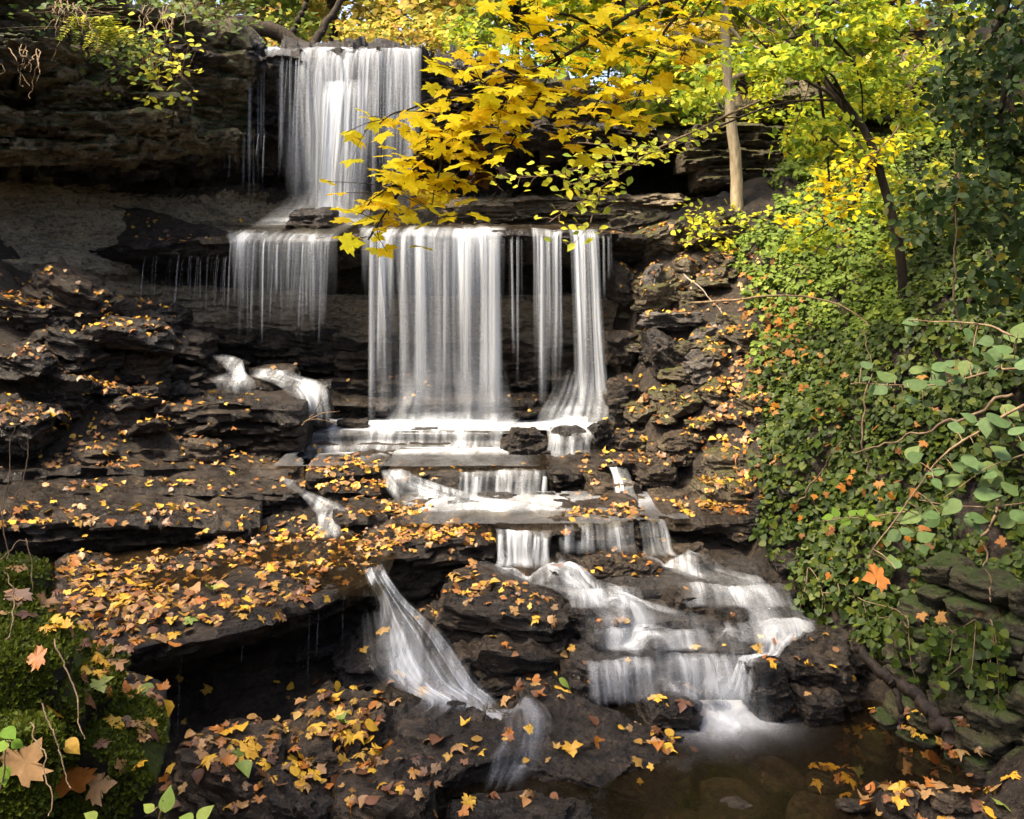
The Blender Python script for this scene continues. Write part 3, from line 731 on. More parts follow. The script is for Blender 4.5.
# left mound
B('smooth grey brown hump at the top of the left bank, under the cave foot', 30, 268, 118, 322, 10.3, 0.9, 290, M_WET2, (R(6), R(22), 0), 'the smooth hump on the left bank', 0.7)
B('long black slab lying across the left bank, right end in the side cascade gully', 76, 318, 178, 346, 10.0, 0.7, 291, M_WET, (0, R(4), 0), 'the long black slab on the left bank', 0.95)
B('dark shelf rock under the cave on the left bank, by the drip line', 112, 300, 186, 330, 11.0, 0.8, 292, M_WET, (0, R(8), 0), 'the dark shelf rock on the left bank')
B('rounded black boulder on the left bank, beside the side cascade gully', 116, 346, 168, 384, 10.3, 0.6, 293, M_WET2, (0, R(4), R(10)), 'the rounded black boulder on the left bank')
B('black boulder with dangling roots at the left of the squared block', 84, 400, 152, 446, 9.6, 0.6, 294, M_WET, (0, R(4), 0), 'the black boulder left of the squared block')
B('low dark rock among fallen leaves, middle of the left bank', 30, 372, 98, 410, 9.4, 0.6, 295, M_WET, (0, R(12), 0), 'the low rock in the middle of the left bank')
B('dark rock at the left edge, above the leafy ledges', -20, 400, 50, 452, 8.7, 0.7, 296, M_WET, (0, R(10), 0), 'the dark rock at the left edge')
B('round brown rock on the thin ledge under the squared block', 186, 436, 226, 466, 9.55, 0.3, 297, M_WET2, (0, 0, 0), 'the round brown rock under the squared block', 0.7, 4)
B('black tumbled rock between the left bank and the side cascade', 168, 330, 214, 362, 11.0, 0.5, 298, M_WET, (0, R(6), 0), 'the black tumbled rock by the side cascade', 0.95, 4)

for k, (x0, y0, x1, y1, Y) in enumerate([(700, 772, 762, 800, 5.7), (752, 752, 800, 770, 6.0), (690, 790, 770, 822, 5.35), (780, 790, 850, 812, 5.45), (640, 800, 700, 825, 5.3), (812, 758, 850, 772, 6.0)]):
    B('flat pale brown stone lying under the water of the clear pool', x0, y0 + 14, x1, y1 + 14, Y, 0.35, 500 + k, M_WET2, (0, 0, R(20 * k)), 'a sunken stone of the clear pool', 0.55, 4, 0.8, 0.15, group='sunken stones in the clear pool')
B('flat dark slab at the left edge, below the cave foot', -20, 296, 48, 326, 9.8, 0.6, 610, M_WET2, (R(4), R(10), R(10)), 'the flat slab at the left edge', 0.95)
B('dark slab on the left edge slope, above the rock at the left edge', -10, 346, 58, 374, 9.2, 0.6, 611, M_WET, (R(6), R(12), R(-14)), 'the dark slab of the left edge slope', 0.95)
B('thin black slab leaning on the left edge slope', 40, 330, 92, 352, 9.7, 0.5, 612, M_WET, (R(4), R(16), R(24)), 'the thin slab of the left edge slope', 0.95)
B('brown rock against the ivy edge, right of the pale grey block', 738, 392, 784, 424, 9.6, 0.5, 613, M_TALUS, (R(4), R(-8), R(14)), 'the brown rock at the ivy edge', 0.95)
B('dark rock half under the ivy, above the long ledge', 752, 452, 800, 492, 8.9, 0.5, 614, M_WET2, (R(4), R(-4), R(8)), 'the dark rock half under the ivy', 0.95)
B('small brown block at the ivy edge, below the bare arching twig', 730, 332, 768, 356, 10.4, 0.4, 615, M_TALUS, (R(4), R(8), R(20)), 'the small block at the ivy edge', 0.95)
for k, (lab, x0, y0, x1, y1, Y) in enumerate([
    ('small dark rock splitting the rapids, below the rock with two bright leaves', 604, 600, 646, 622, 7.15),
    ('flat black rock in the rapids, under the brownish washed rock', 664, 590, 706, 610, 7.3),
    ('little wet stone on the wide smooth step of the rapids', 640, 634, 676, 650, 6.8),
    ('black wedge in the right hand run of the rapids', 712, 606, 744, 624, 7.15),
    ('low black stone near the right end of the wide smooth step', 716, 640, 752, 656, 6.8),
    ('dark stone between the small upright rock and the flat topped rock', 566, 604, 594, 628, 7.1)]):
    B(lab, x0, y0, x1, y1, Y, 0.3, 620 + k, M_WET, (R(4), R(6 - 3 * k), R(15 * k)), 'a small rock in the rapids', 0.95, 5)
# ------------------------------------------------------------------ rubble : copies of a few templates
RUB = []
for k in range(8):
    V, Fc = boulder_geo((1.0, random.uniform(0.7, 1.0), random.uniform(0.28, 0.5)), 400 + k, 1.0, 4, (0, 0, 0), 1.0)
    RUB.append((mesh_np('rubble', V, Fc, M_WET2, 'sharp'), mesh_np('rubble', V, Fc, M_TALUS, 'sharp'), mesh_np('rubble', V, Fc, M_WET, 'sharp')))


def rubble(n, quad, size, mi, label, group, host, seed, cat='rock'):
    """loose stones set on the ground inside a plan-view quad"""
    r = np.random.default_rng(seed)
    q = np.array(quad, float)
    for k in range(n):
        u, v = r.random(2)
        xy = (q[0] * (1 - u) + q[1] * u) * (1 - v) + (q[3] * (1 - u) + q[2] * u) * v
        s = size * r.uniform(0.5, 1.35)
        o = bpy.data.objects.new('stone', RUB[r.integers(8)][mi])
        COL.objects.link(o)
        o.location = (xy[0], xy[1], float(ground_z(xy[0], xy[1])) + 0.12 * s)
        o.rotation_euler = (r.normal(0, .2), r.normal(0, .2), r.uniform(0, 6.28))
        o.scale = (s, s, s)
        tag(o, label, cat, group)
        SOLID.append((o, host))


rubble(70, [(1.3, 9.9), (2.3, 9.7), (2.9, 12.6), (1.3, 12.4)], 0.36, 1, 'loose brown stone in the leafy talus right of the curtain waterfall', 'loose stones of the talus', 'the talus', 1)
rubble(26, [(1.35, 9.0), (2.1, 8.6), (2.3, 10.4), (1.15, 10.4)], 0.32, 0, 'loose dark stone at the foot of the talus, between the stream and the ivy', 'loose stones at the talus foot', 'the talus foot', 2)
rubble(88, [(-2.2, 9.6), (-4.6, 8.9), (-5.4, 10.8), (-2.9, 11.8)], 0.42, 2, 'loose black stone on the leafy left bank below the cave', 'loose stones of the left bank', 'the left bank', 3)
rubble(34, [(-2.1, 5.0), (-0.4, 5.0), (-0.5, 6.6), (-2.3, 6.6)], 0.28, 2, 'loose black stone in the hollow below the big leafy shelf', 'loose stones below the big shelf', 'the stones below the big shelf', 4)
rubble(24, [(1.3, 5.0), (2.7, 4.9), (2.8, 5.9), (1.9, 5.9)], 0.2, 0, 'small wet stone at the leafy pool edge in the lower right corner', 'small stones at the pool edge', 'the pool edge stones', 5)
rubble(16, [(-0.9, 6.6), (0.4, 6.6), (0.5, 7.8), (-1.0, 7.6)], 0.3, 2, 'loose wet stone between the two lower cascades', 'loose stones between the lower cascades', 'the stones between the cascades', 6)
rubble(16, [(2.0, 6.9), (2.6, 6.6), (2.4, 8.6), (1.8, 8.6)], 0.34, 2, 'dark wet stone in the shade at the foot of the ivy bank', 'dark stones under the ivy', 'the stones under the ivy', 7)
rubble(24, [(-3.6, 11.4), (1.2, 11.2), (1.3, 12.3), (-3.6, 12.6)], 0.34, 2, 'dark wet stone behind the strands of the curtain waterfall', 'stones behind the curtain fall', 'the stones behind the curtain fall', 8)


# ------------------------------------------------------------------ stone wall, lower right
def stone_wall():
    r = np.random.default_rng(77)
    Vs, Fs, o = [], [], 0
    A0, A1 = np.array([2.32, 6.35]), np.array([3.15, 4.9])
    d = (A1 - A0) / np.linalg.norm(A1 - A0)
    nrm = np.array([d[1], -d[0]])
    L = np.linalg.norm(A1 - A0)
    z = -3.3
    row = 0
    while z < -2.25:
        h = r.uniform(0.09, 0.17)
        s = -r.uniform(0, 0.2)
        while s < L:
            w = r.uniform(0.18, 0.42)
            V, Fc = boulder_geo((w * 1.12, 0.42, h * 1.22), int(r.integers(9999)), 0.95, 4, (r.normal(0, .04), r.normal(0, .04), r.normal(0, .08)), 0.8, 0.85)
            c = A0 + d * (s + w / 2) + nrm * (-(0.06 * row) - 0.2 + r.normal(0, .03))
            rot = np.array(Matrix.Rotation(math.atan2(d[1], d[0]), 3, 'Z'))
            Vs.append(V @ rot.T + np.array([c[0], c[1], z + h / 2]))
            Fs.append(Fc + o)
            o += len(V)
            s += w
        z += h
        row += 1
    w_ = centred('stone_wall', np.vstack(Vs), np.vstack(Fs), M_WALL)
    tag(w_, 'mossy dry stone wall half hidden by ivy, at the lower right edge', 'stone wall')
    SOLID.append((w_, 'the mossy stone wall'))


stone_wall()


# ------------------------------------------------------------------ collision
def build_bvh():
    VV, PP, own, off = [], [], [], 0
    for idx, (o, h) in enumerate(SOLID):
        me = o.data
        v = np.empty(len(me.vertices) * 3, np.float32)
        me.vertices.foreach_get('co', v)
        v = v.reshape(-1, 3).astype(float)
        M = np.array(Matrix.LocRotScale(o.location, o.rotation_euler, o.scale))
        v = v @ M[:3, :3].T + M[:3, 3]
        VV.append(v)
        for p in me.polygons:
            PP.append([i + off for i in p.vertices])
        own += [idx] * len(me.polygons)
        off += len(v)
    return BVHTree.FromPolygons(np.vstack(VV).tolist(), PP), own


BVH, OWN = build_bvh()
DOWN = Vector((0, 0, -1))


def drop(x, y, z0):
    hit = BVH.ray_cast(Vector((x, y, z0)), DOWN, 30)
    return hit


def cam_hit(px, py):
    d = Vector(((px - CX) / F_PX, 1, (HY - py) / F_PX)).normalized()
    return BVH.ray_cast(Vector((0, 0, 0)), d, 60)


# ------------------------------------------------------------------ water
def set_flow(me, uv, dens):
    lay = me.uv_layers.new(name='flow')
    li = np.empty(len(me.loops), np.int32)
    me.loops.foreach_get('vertex_index', li)
    lay.data.foreach_set('uv', np.asarray(uv, np.float32)[li].ravel())
    at = me.attributes.new('dens', 'FLOAT', 'POINT')
    at.data.foreach_set('value', np.asarray(dens, np.float32))


class Water:
    def __init__(self):
        self.V, self.F, self.UV, self.D, self.o = [], [], [], [], 0

    def add(self, V, UV, D):
        nu, nv = V.shape[:2]
        self.V.append(V.reshape(-1, 3))
        self.F.append(grid_faces(nu, nv) + self.o)
        self.UV.append(UV.reshape(-1, 2))
        self.D.append(D.reshape(-1))
        self.o += nu * nv

    def patch(self, rows, n=60, m=60, dens=1.0, fold=0.06, edge=0.12, seed=0, start=0.03, end=0.12, drape=False, lift=0.03, folds=7.0, curve=0.0, rag=0.12, gap=0.75):
        """rows from top to bottom: (x left, x right, y, depth, density); n across, m along"""
        rw = np.array([(*r, 1.0) if len(r) == 4 else r for r in rows], float)
        Q = lerp_rows(rw, np.linspace(0, 1, m))
        u = np.linspace(0, 1, n)
        px = Q[:, 0, None] * (1 - u) + Q[:, 1, None] * u
        Y = np.repeat(Q[:, 3, None], n, 1) + curve * (u - 0.5) ** 2
        V = np.stack([(px - CX) * Y / F_PX, Y, (HY - np.repeat(Q[:, 2, None], n, 1)) * Y / F_PX], -1)
        if drape:
            zs = np.empty(V.shape[:2])
            for i in range(m):
                for j in range(n):
                    h = drop(V[i, j, 0], V[i, j, 1], V[i, j, 2] + 0.28)
                    zs[i, j] = h[0].z if h[0] is not None and h[0].z > V[i, j, 2] - 0.30 else V[i, j, 2] - 0.05
            raw = zs.copy()
            for _ in range(6):
                zp = np.pad(zs, ((1, 1), (1, 1)), 'edge')
                zs = (zp[:-2, 1:-1] + zp[2:, 1:-1] + zp[1:-1, :-2] + zp[1:-1, 2:] + 2 * zp[1:-1, 1:-1]) / 6
            V[..., 2] = np.maximum(zs, raw * 0.5 + zs * 0.5) + lift
        xm = (px - CX) * Y / F_PX
        t = np.linspace(0, 1, m)[:, None]
        ns = fbm(np.stack([u * folds * 3, u * 0 + seed, u * 0], -1), 3, seed)
        ns2 = fbm(np.stack([np.broadcast_to(u * folds, (m, n)), np.broadcast_to(t * 1.5 + seed * 2.0, (m, n)), np.zeros((m, n))], -1), 3, seed + 3)
        tt = t ** 0.8
        if not drape:
            V[..., 0] += 0.05 * (xm[:, -1:] - xm[:, :1]).clip(0.3, 1.5) * tt * fbm(np.stack([np.broadcast_to(u * folds * 1.3, (m, n)), np.broadcast_to(t * 1.2, (m, n)), np.full((m, n), seed * 1.7)], -1), 2, seed + 21)
            V[..., 2] += 0.035 * (1 - t) ** 2 * fbm(np.stack([xm[:1].repeat(m, 0) * 3.5, xm * 0, xm * 0 + seed], -1), 3, seed + 22)
        if drape:
            V[..., 2] += 0.35 * fold * ns2
        else:
            V[..., 1] -= fold * (ns[None, :] * 0.6 + ns2 * 0.5)
        seg = np.linalg.norm(np.diff(V.mean(1), axis=0), axis=1)
        v = np.concatenate([[0], np.cumsum(seg)])
        UV = np.stack([xm + seed * 3.37, np.repeat(v[:, None], n, 1) + seed * 1.7], -1)
        env_u = np.clip(np.minimum(u, 1 - u) / max(edge, 1e-3), 0, 1)
        ragu = rag * (0.5 + 0.5 * fbm(np.stack([u * folds * 1.7, u * 0 + 4.4, u * 0 + seed], -1), 2, seed + 31))
        env_v = np.clip(t / max(start, 1e-3), 0, 1) * np.clip((1 - t - ragu[None, :]) / max(end, 1e-3), 0, 1)
        env_v = env_v * np.clip(0.78 + gap * fbm(np.stack([np.broadcast_to(u * folds * 1.1, (m, n)), np.broadcast_to(t * 0.5, (m, n)), np.full((m, n), seed * 2.3)], -1), 2, seed + 33), 0.08, 1.15)
        D = dens * Q[:, 4, None] * (env_u ** 0.7)[None, :] * env_v
        self.add(V, UV, D)

    def strand(self, px, y0, y1, Y, w, dens=1.0, lean=0.0, seed=0):
        """one rounded thread of falling water"""
        m, n = 22, 7
        t = np.linspace(0, 1, m)[:, None]
        a = np.linspace(-1, 1, n)[None, :]
        wd = w * (0.7 + 0.5 * t) * Y / F_PX
        x = (px + lean * t - CX) * Y / F_PX + a * wd * 0.5
        y = Y - 0.12 * np.sqrt(t) - np.cos(a * 1.4) * wd * 0.3
        z = np.broadcast_to((HY - (y0 + (y1 - y0) * t)) * Y / F_PX, (m, n))
        D = dens * (1 - np.abs(a) ** 2.2) * np.clip(t / 0.05, 0, 1) * np.clip((1 - t) / 0.35, 0, 1)
        UV = np.stack([np.broadcast_to(x + seed, (m, n)), z * 0.7 + seed], -1)
        self.add(np.stack([np.broadcast_to(x, (m, n)), np.broadcast_to(y, (m, n)), z], -1), UV, np.broadcast_to(D, (m, n)))

    def strands(self, n, x0, x1, y0, y1, Y, w, dens, seed, yj=8):
        r = np.random.default_rng(seed)
        for k in range(n):
            self.strand(r.uniform(x0, x1), y0 + r.uniform(-2, 4), y1 - abs(r.normal(0, yj)), Y + r.uniform(-.05, .05), w * r.uniform(0.5, 1.5), dens * r.uniform(0.55, 1.1), r.normal(0, 1.2), seed + k)

    def build(self, name, label, mat=None, cat='waterfall', group=None, parent=None):
        V = np.vstack(self.V)
        c = np.array([(V[:, 0].min() + V[:, 0].max()) / 2, (V[:, 1].min() + V[:, 1].max()) / 2, V[:, 2].min()])
        me = mesh_np(name, V - c, np.vstack(self.F), mat or W_FALL)
        set_flow(me, np.vstack(self.UV), np.concatenate(self.D))
        o = link(name, me, parent, c)
        return tag(o, label, cat, group)


# upper fall
w = Water()
w.patch([(258, 422, 47, 14.75, .5), (262, 421, 49, 14.2, .8), (266, 421, 54, 14.02, .9), (274, 421, 75, 13.9, .75), (280, 421, 120, 13.75, .62), (284, 418, 170, 13.65, .38), (290, 414, 222, 13.6, .3)], 150, 60, 1.0, 0.09, 0.07, 1, end=0.10, gap=.4)
w.patch([(268, 392, 48, 14.4, .6), (276, 390, 53, 14.1, .9), (292, 386, 75, 13.85, .95), (300, 378, 120, 13.65, .85), (302, 370, 170, 13.5, .7), (304, 362, 222, 13.45, .6)], 110, 60, 1.0, 0.12, 0.22, 2, end=0.05, gap=.4)
w.patch([(322, 374, 80, 13.85, .3), (318, 374, 98, 13.5, .9), (315, 372, 140, 13.35, .95), (312, 368, 180, 13.3, .8), (310, 362, 222, 13.25, .7)], 70, 60, 1.0, 0.08, 0.25, 3, end=0.05, gap=.4)
w.patch([(380, 421, 49, 14.1, .8), (380, 421, 54, 13.95, .85), (382, 421, 100, 13.85, .6), (384, 420, 160, 13.8, .35), (386, 418, 215, 13.78, .2)], 60, 50, 1.0, 0.06, 0.12, 4, end=0.2, gap=.4)
w.strands(9, 228, 268, 132, 205, 13.5, 1.6, 0.5, 21, 25)
w.strands(12, 240, 300, 58, 205, 13.8, 2.2, 0.5, 22, 40)
w.strands(30, 280, 415, 52, 214, 13.5, 3.0, 0.6, 23, 30)
w.build('waterfall', 'tall upper waterfall dropping over the top of the cliff in a white veil')
# curtain fall : left part
w = Water()
w.patch([(224, 340, 231, 11.95, .5), (227, 338, 238, 11.5, .75), (229, 337, 248, 11.38, .6), (230, 337, 290, 11.3, .34), (232, 335, 325, 11.25, .14), (234, 334, 356, 11.22, .0)], 120, 44, 1.0, 0.07, 0.22, 5, start=.06, rag=.4, end=.3)
w.patch([(226, 286, 230, 11.95, .7), (228, 282, 238, 11.5, .85), (230, 278, 250, 11.36, .65), (234, 275, 295, 11.25, .42), (240, 272, 345, 11.2, .05)], 60, 44, 1.0, 0.08, 0.25, 6, start=.06, rag=.35, end=.3)
w.patch([(296, 336, 232, 11.9, .5), (298, 332, 238, 11.5, .65), (300, 330, 250, 11.36, .5), (302, 328, 295, 11.25, .28), (304, 326, 340, 11.2, .03)], 50, 44, 1.0, 0.06, 0.2, 7, start=.06)
w.strands(22, 228, 338, 240, 345, 11.4, 2.4, 0.55, 24, 25)
w.build('waterfall', 'thin left hand curtain fall dropping from the broad ledge below the upper waterfall')
# curtain fall : main
w = Water()
w.patch([(356, 508, 226, 11.95, .5), (359, 506, 232, 11.38, .8), (360, 505, 240, 11.22, .75), (364, 504, 280, 11.1, .5), (370, 502, 340, 11.0, .24), (374, 500, 428, 10.95, .20)], 150, 60, 1.0, 0.09, 0.05, 8, end=.03, gap=.9)
w.patch([(402, 504, 227, 11.85, .6), (405, 503, 233, 11.33, .9), (406, 502, 245, 11.18, .75), (408, 501, 300, 11.05, .55), (410, 500, 425, 10.95, .36)], 100, 60, 1.0, 0.10, 0.12, 9, end=.03)
w.strands(16, 362, 504, 234, 424, 11.2, 5.0, 0.5, 25, 60)
for x, ww in ((372, 5), (405, 8), (421, 10), (438, 6), (469, 9), (486, 9), (494, 11), (446, 6)):
    w.strand(x, 234, 430, 11.12, ww * 1.5, 0.95, 1.5, int(x))
w.build('waterfall', 'wide main curtain fall with close white strands, centre of the picture')
w = Water()
w.patch([(530, 564, 229, 11.75, .6), (531, 563, 233, 11.35, .9), (532, 562, 245, 11.22, .85), (533, 562, 300, 11.12, .6), (534, 561, 412, 11.05, .28)], 40, 50, 1.0, 0.06, 0.16, 11)
w.strands(14, 508, 562, 235, 410, 11.25, 3.0, 0.55, 26, 60)
w.strand(542, 234, 405, 11.1, 9, .9, 0, 5)
w.build('waterfall', 'middle strand of the curtain fall, between dark gaps in the rock')
w = Water()
w.patch([(567, 598, 229, 11.85, .7), (569, 598, 233, 11.42, .95), (570, 600, 245, 11.25, .95), (572, 603, 300, 11.12, .75), (574, 607, 360, 11.02, .6), (574, 612, 418, 10.95, .5)], 46, 50, 1.0, 0.06, 0.16, 12, end=.05)
w.patch([(572, 600, 234, 11.3, .5), (575, 603, 320, 11.0, .6), (575, 612, 418, 10.85, .6)], 40, 40, 1.0, 0.06, 0.3, 13, end=.05)
w.strands(4, 600, 612, 236, 300, 11.5, 2.5, 0.5, 27, 20)
w.build('waterfall', 'rightmost strand of the curtain fall, beside the leafy talus')
w = Water()
w.strands(22, 142, 228, 256, 322, 11.7, 0.9, 0.3, 28, 22)
w.strands(3, 150, 228, 256, 330, 11.7, 2.4, 0.5, 29, 10)
w.build('waterfall', 'fine drips falling from the dark ledge left of the curtain fall', group=None)
# small side cascade
w = Water()
w.patch([(204, 228, 355, 11.3, .5), (214, 242, 360, 10.98, .9), (226, 246, 372, 10.72, .8), (208, 254, 379, 10.62, .9), (214, 256, 384, 10.5, .8), (222, 258, 400, 10.42, .7)], 40, 44, 0.95, 0.05, 0.3, 14)
w.patch([(250, 292, 366, 11.0, .4), (248, 300, 374, 10.72, .7), (262, 318, 380, 10.55, .9), (280, 328, 388, 10.4, .9), (292, 332, 404, 10.32, .85), (294, 336, 430, 10.28, .85)], 48, 46, 0.95, 0.06, 0.3, 15)
w.build('waterfall', 'small side cascade running down behind the squared black block', W_CASC)
# white steps
w = Water()
w.patch([(318, 520, 420, 11.1, .7), (305, 512, 428, 10.75, .95), (300, 505, 432, 10.57, .9), (300, 503, 437, 10.5, .6), (300, 503, 443, 10.45, .9), (300, 502, 447, 10.26, .9), (300, 502, 452, 10.2, .7), (298, 502, 458, 10.15, 1), (296, 500, 461, 9.98, .6)], 130, 60, 0.85, 0.03, 0.04, 16, end=.08)
w.patch([(395, 520, 412, 11.2, .2), (390, 520, 424, 11.0, 1), (380, 520, 432, 10.7, .9), (375, 505, 434, 10.5, .4)], 80, 24, 0.95, 0.03, 0.2, 17)
w.build('waterfall', 'white double step of water at the foot of the main curtain fall', W_CASC)
# splash clouds
w = Water()
w.patch([(400, 504, 350, 11.0, 0), (392, 512, 396, 10.9, .4), (385, 516, 418, 10.85, .7), (375, 520, 430, 10.75, .85)], 50, 24, 1.0, 0.15, 0.3, 18, end=.02)
w.build('splash', 'soft white spray at the foot of the wide main curtain fall', W_MIST, 'spray')
w = Water()
w.patch([(562, 614, 368, 10.85, 0), (550, 618, 395, 10.8, .45), (540, 620, 412, 10.72, .8), (535, 618, 428, 10.6, .85)], 40, 24, 1.0, 0.1, 0.3, 19, end=.02)
w.build('splash', 'soft white spray at the foot of the rightmost curtain strand', W_MIST, 'spray')
w = Water()
w.patch([(296, 352, 185, 13.2, 0), (280, 364, 204, 13.1, .5), (266, 372, 216, 12.9, .9), (250, 352, 226, 12.2, .8), (232, 338, 236, 11.6, .5)], 50, 28, 1.0, 0.08, 0.3, 20, end=.02)
w.build('splash', 'soft white spray where the upper waterfall lands on the broad ledge', W_MIST, 'spray')
# fan right of mid boulder
w = Water()
w.patch([(548, 606, 422, 10.75, .6), (546, 600, 430, 10.35, 1), (548, 592, 440, 10.05, .9), (546, 590, 452, 9.95, .9), (540, 592, 462, 9.85, .6)], 50, 34, 0.85, 0.04, 0.15, 30, lift=0.0)
w.build('waterfall', 'little fan of water right of the angular mid stream boulder', W_CASC)
# broad strands
w = Water()
w.patch([(380, 402, 470, 9.45, .6), (382, 420, 478, 9.22, .95), (384, 452, 488, 9.1, .95), (392, 500, 499, 8.9, .9), (405, 560, 508, 8.6, .75), (410, 600, 518, 8.35, .5), (420, 600, 526, 8.2, .2)], 100, 60, 1.0, 0.06, 0.25, 31, start=.1, end=.25)
w.patch([(456, 548, 470, 9.5, .5), (458, 547, 473, 9.38, .8), (460, 546, 480, 9.3, .6), (460, 546, 492, 9.2, .7), (462, 566, 498, 9.08, .9), (470, 580, 506, 8.85, .5)], 90, 44, 1.0, 0.05, 0.1, 32, start=.08, end=.2)
w.strands(12, 460, 545, 473, 496, 9.25, 5.0, 0.8, 33, 4)
w.build('waterfall', 'broad white strands spilling over the dark lip in mid stream', W_CASC)
w = Water()
w.patch([(604, 622, 462, 9.6, .6), (608, 626, 468, 9.45, .9), (612, 632, 478, 9.2, .8), (614, 636, 492, 9.0, .8), (612, 640, 500, 8.85, 1), (608, 648, 507, 8.7, .7)], 36, 40, 0.85, 0.03, 0.2, 34)
w.build('waterfall', 'narrow trickle with a white foot, right of the orange leaf heap', W_CASC)
w = Water()
w.patch([(282, 296, 478, 9.25, .8), (284, 300, 486, 9.05, .9), (300, 322, 496, 8.85, .9), (310, 346, 508, 8.6, .8), (316, 340, 516, 8.4, .9), (316, 342, 532, 8.15, .8), (310, 350, 540, 8.0, .5)], 34, 46, 0.85, 0.03, 0.25, 35)
w.build('waterfall', 'little side spout running between the leafy ledges at mid left', W_CASC)
# lower spills
w = Water()
w.patch([(494, 556, 529, 8.25, .6), (496, 553, 533, 8.08, 1), (497, 551, 545, 7.98, .9), (498, 552, 560, 7.9, .9), (492, 560, 570, 7.8, .9)], 60, 36, 0.78, 0.05, 0.08, 36)
w.strands(12, 498, 551, 534, 566, 7.98, 6.0, 0.85, 37, 3)
w.build('waterfall', 'narrow fan of strands falling from the ledge above the rapids', W_CASC)
w = Water()
w.patch([(636, 664, 518, 8.4, .6), (638, 666, 522, 8.26, 1), (640, 670, 534, 8.16, .85), (642, 674, 550, 8.05, .8), (640, 684, 558, 7.95, .7)], 40, 36, 0.8, 0.04, 0.12, 38)
w.build('waterfall', 'second fan of strands right of the bright leaves, feeding the rapids', W_CASC)
w = Water()
w.patch([(554, 636, 521, 8.34, .4), (556, 634, 525, 8.2, .7), (558, 634, 536, 8.12, .5), (560, 636, 556, 8.05, .35)], 60, 30, 1.0, 0.03, 0.15, 66, folds=9, gap=1.0)
w.strands(9, 556, 612, 524, 550, 8.1, 5.0, 0.45, 39, 4)
w.build('waterfall', 'faint thin strands between the two fans of water above the rapids', W_CASC)
# rapids
w = Water()
w.patch([(470, 566, 567, 7.9, .6), (488, 590, 575, 7.65, .9), (540, 625, 585, 7.45, .75), (572, 680, 598, 7.25, .5), (580, 740, 614, 7.05, .30), (586, 760, 632, 6.9, .28), (592, 770, 650, 6.78, .30), (596, 766, 670, 6.6, .35), (616, 756, 692, 6.5, .5), (652, 770, 712, 6.42, .8), (680, 795, 730, 6.3, .6), (690, 810, 752, 6.05, .1)], 110, 120, 1.0, 0.04, 0.2, 40, drape=True, lift=0.035, end=.12)
w.patch([(640, 700, 551, 8.0, .7), (664, 740, 561, 7.85, .9), (688, 776, 577, 7.65, .6), (712, 804, 595, 7.4, .4), (730, 818, 614, 7.2, .5), (738, 816, 629, 7.05, .4), (752, 804, 645, 6.85, .75), (738, 780, 664, 6.7, .95), (712, 764, 690, 6.5, .9), (690, 768, 715, 6.4, .8)], 76, 100, 1.0, 0.04, 0.25, 41, drape=True, lift=0.03, end=.12)
w.patch([(556, 585, 574, 7.6, .7), (562, 612, 590, 7.4, .95), (578, 640, 604, 7.2, .8), (596, 664, 618, 7.05, .5), (602, 640, 630, 6.95, .8), (616, 672, 642, 6.85, .7), (640, 700, 654, 6.75, .5)], 44, 50, 1.0, 0.03, 0.35, 42, drape=True, lift=0.05)
# veils on the lips
w.patch([(566, 640, 588, 7.33, .6), (568, 642, 593, 7.2, .95), (570, 646, 602, 7.12, .8), (572, 650, 610, 7.06, .6)], 56, 24, 1.0, 0.03, 0.2, 60, folds=9)
w.patch([(676, 770, 584, 7.5, .5), (678, 776, 590, 7.36, .85), (680, 782, 600, 7.28, .7), (684, 790, 609, 7.2, .5)], 56, 24, 1.0, 0.03, 0.2, 61, folds=9)
w.patch([(592, 706, 626, 6.93, .4), (592, 708, 631, 6.80, .7), (594, 712, 642, 6.74, .6), (596, 716, 652, 6.68, .4)], 70, 24, 1.0, 0.03, 0.2, 62, folds=11)
w.patch([(722, 812, 620, 7.14, .5), (724, 816, 626, 7.0, .8), (726, 818, 636, 6.94, .7), (730, 818, 646, 6.88, .5)], 56, 24, 1.0, 0.03, 0.2, 63, folds=9)
w.patch([(584, 654, 660, 6.66, .5), (586, 656, 667, 6.52, .9), (588, 660, 684, 6.45, .75), (590, 668, 708, 6.4, .5)], 60, 34, 1.0, 0.04, 0.2, 64, folds=9)
w.patch([(664, 752, 655, 6.7, .4), (666, 754, 661, 6.58, .75), (668, 758, 678, 6.5, .6), (670, 764, 706, 6.42, .5)], 60, 34, 1.0, 0.04, 0.2, 65, folds=9)
w.build('rapids', 'silky white rapids sliding over smooth steps at lower right', W_CASC, 'rapids')
w = Water()
w.patch([(363, 384, 564, 7.3, .6), (366, 388, 574, 7.02, .95), (376, 406, 598, 6.92, .8), (374, 424, 614, 6.84, .75), (376, 444, 634, 6.72, .65), (378, 464, 660, 6.55, .6), (394, 480, 684, 6.4, .7), (420, 496, 698, 6.25, .8), (410, 500, 709, 6.1, .45), (390, 470, 724, 5.9, .1)], 84, 100, 1.0, 0.10, 0.3, 45, end=.15, gap=1.1, folds=12)
w.patch([(362, 404, 612, 6.86, .2), (362, 420, 634, 6.74, .55), (366, 432, 664, 6.55, .5), (384, 462, 690, 6.36, .4)], 70, 50, 1.0, 0.08, 0.35, 46, gap=1.1, folds=12)
w.build('waterfall', 'left lower cascade pouring from the end of the big leafy shelf', W_CASC)
w = Water()
w.patch([(478, 520, 704, 6.38, .4), (496, 548, 714, 6.2, .6), (504, 552, 726, 6.0, .4), (500, 545, 744, 5.85, .25), (490, 534, 765, 5.7, .18), (476, 524, 792, 5.5, .05)], 44, 50, 1.0, 0.02, 0.3, 47, drape=True, lift=0.02)
w.build('waterfall', 'faint run of water in the groove between the two foreground slabs', W_CASC)
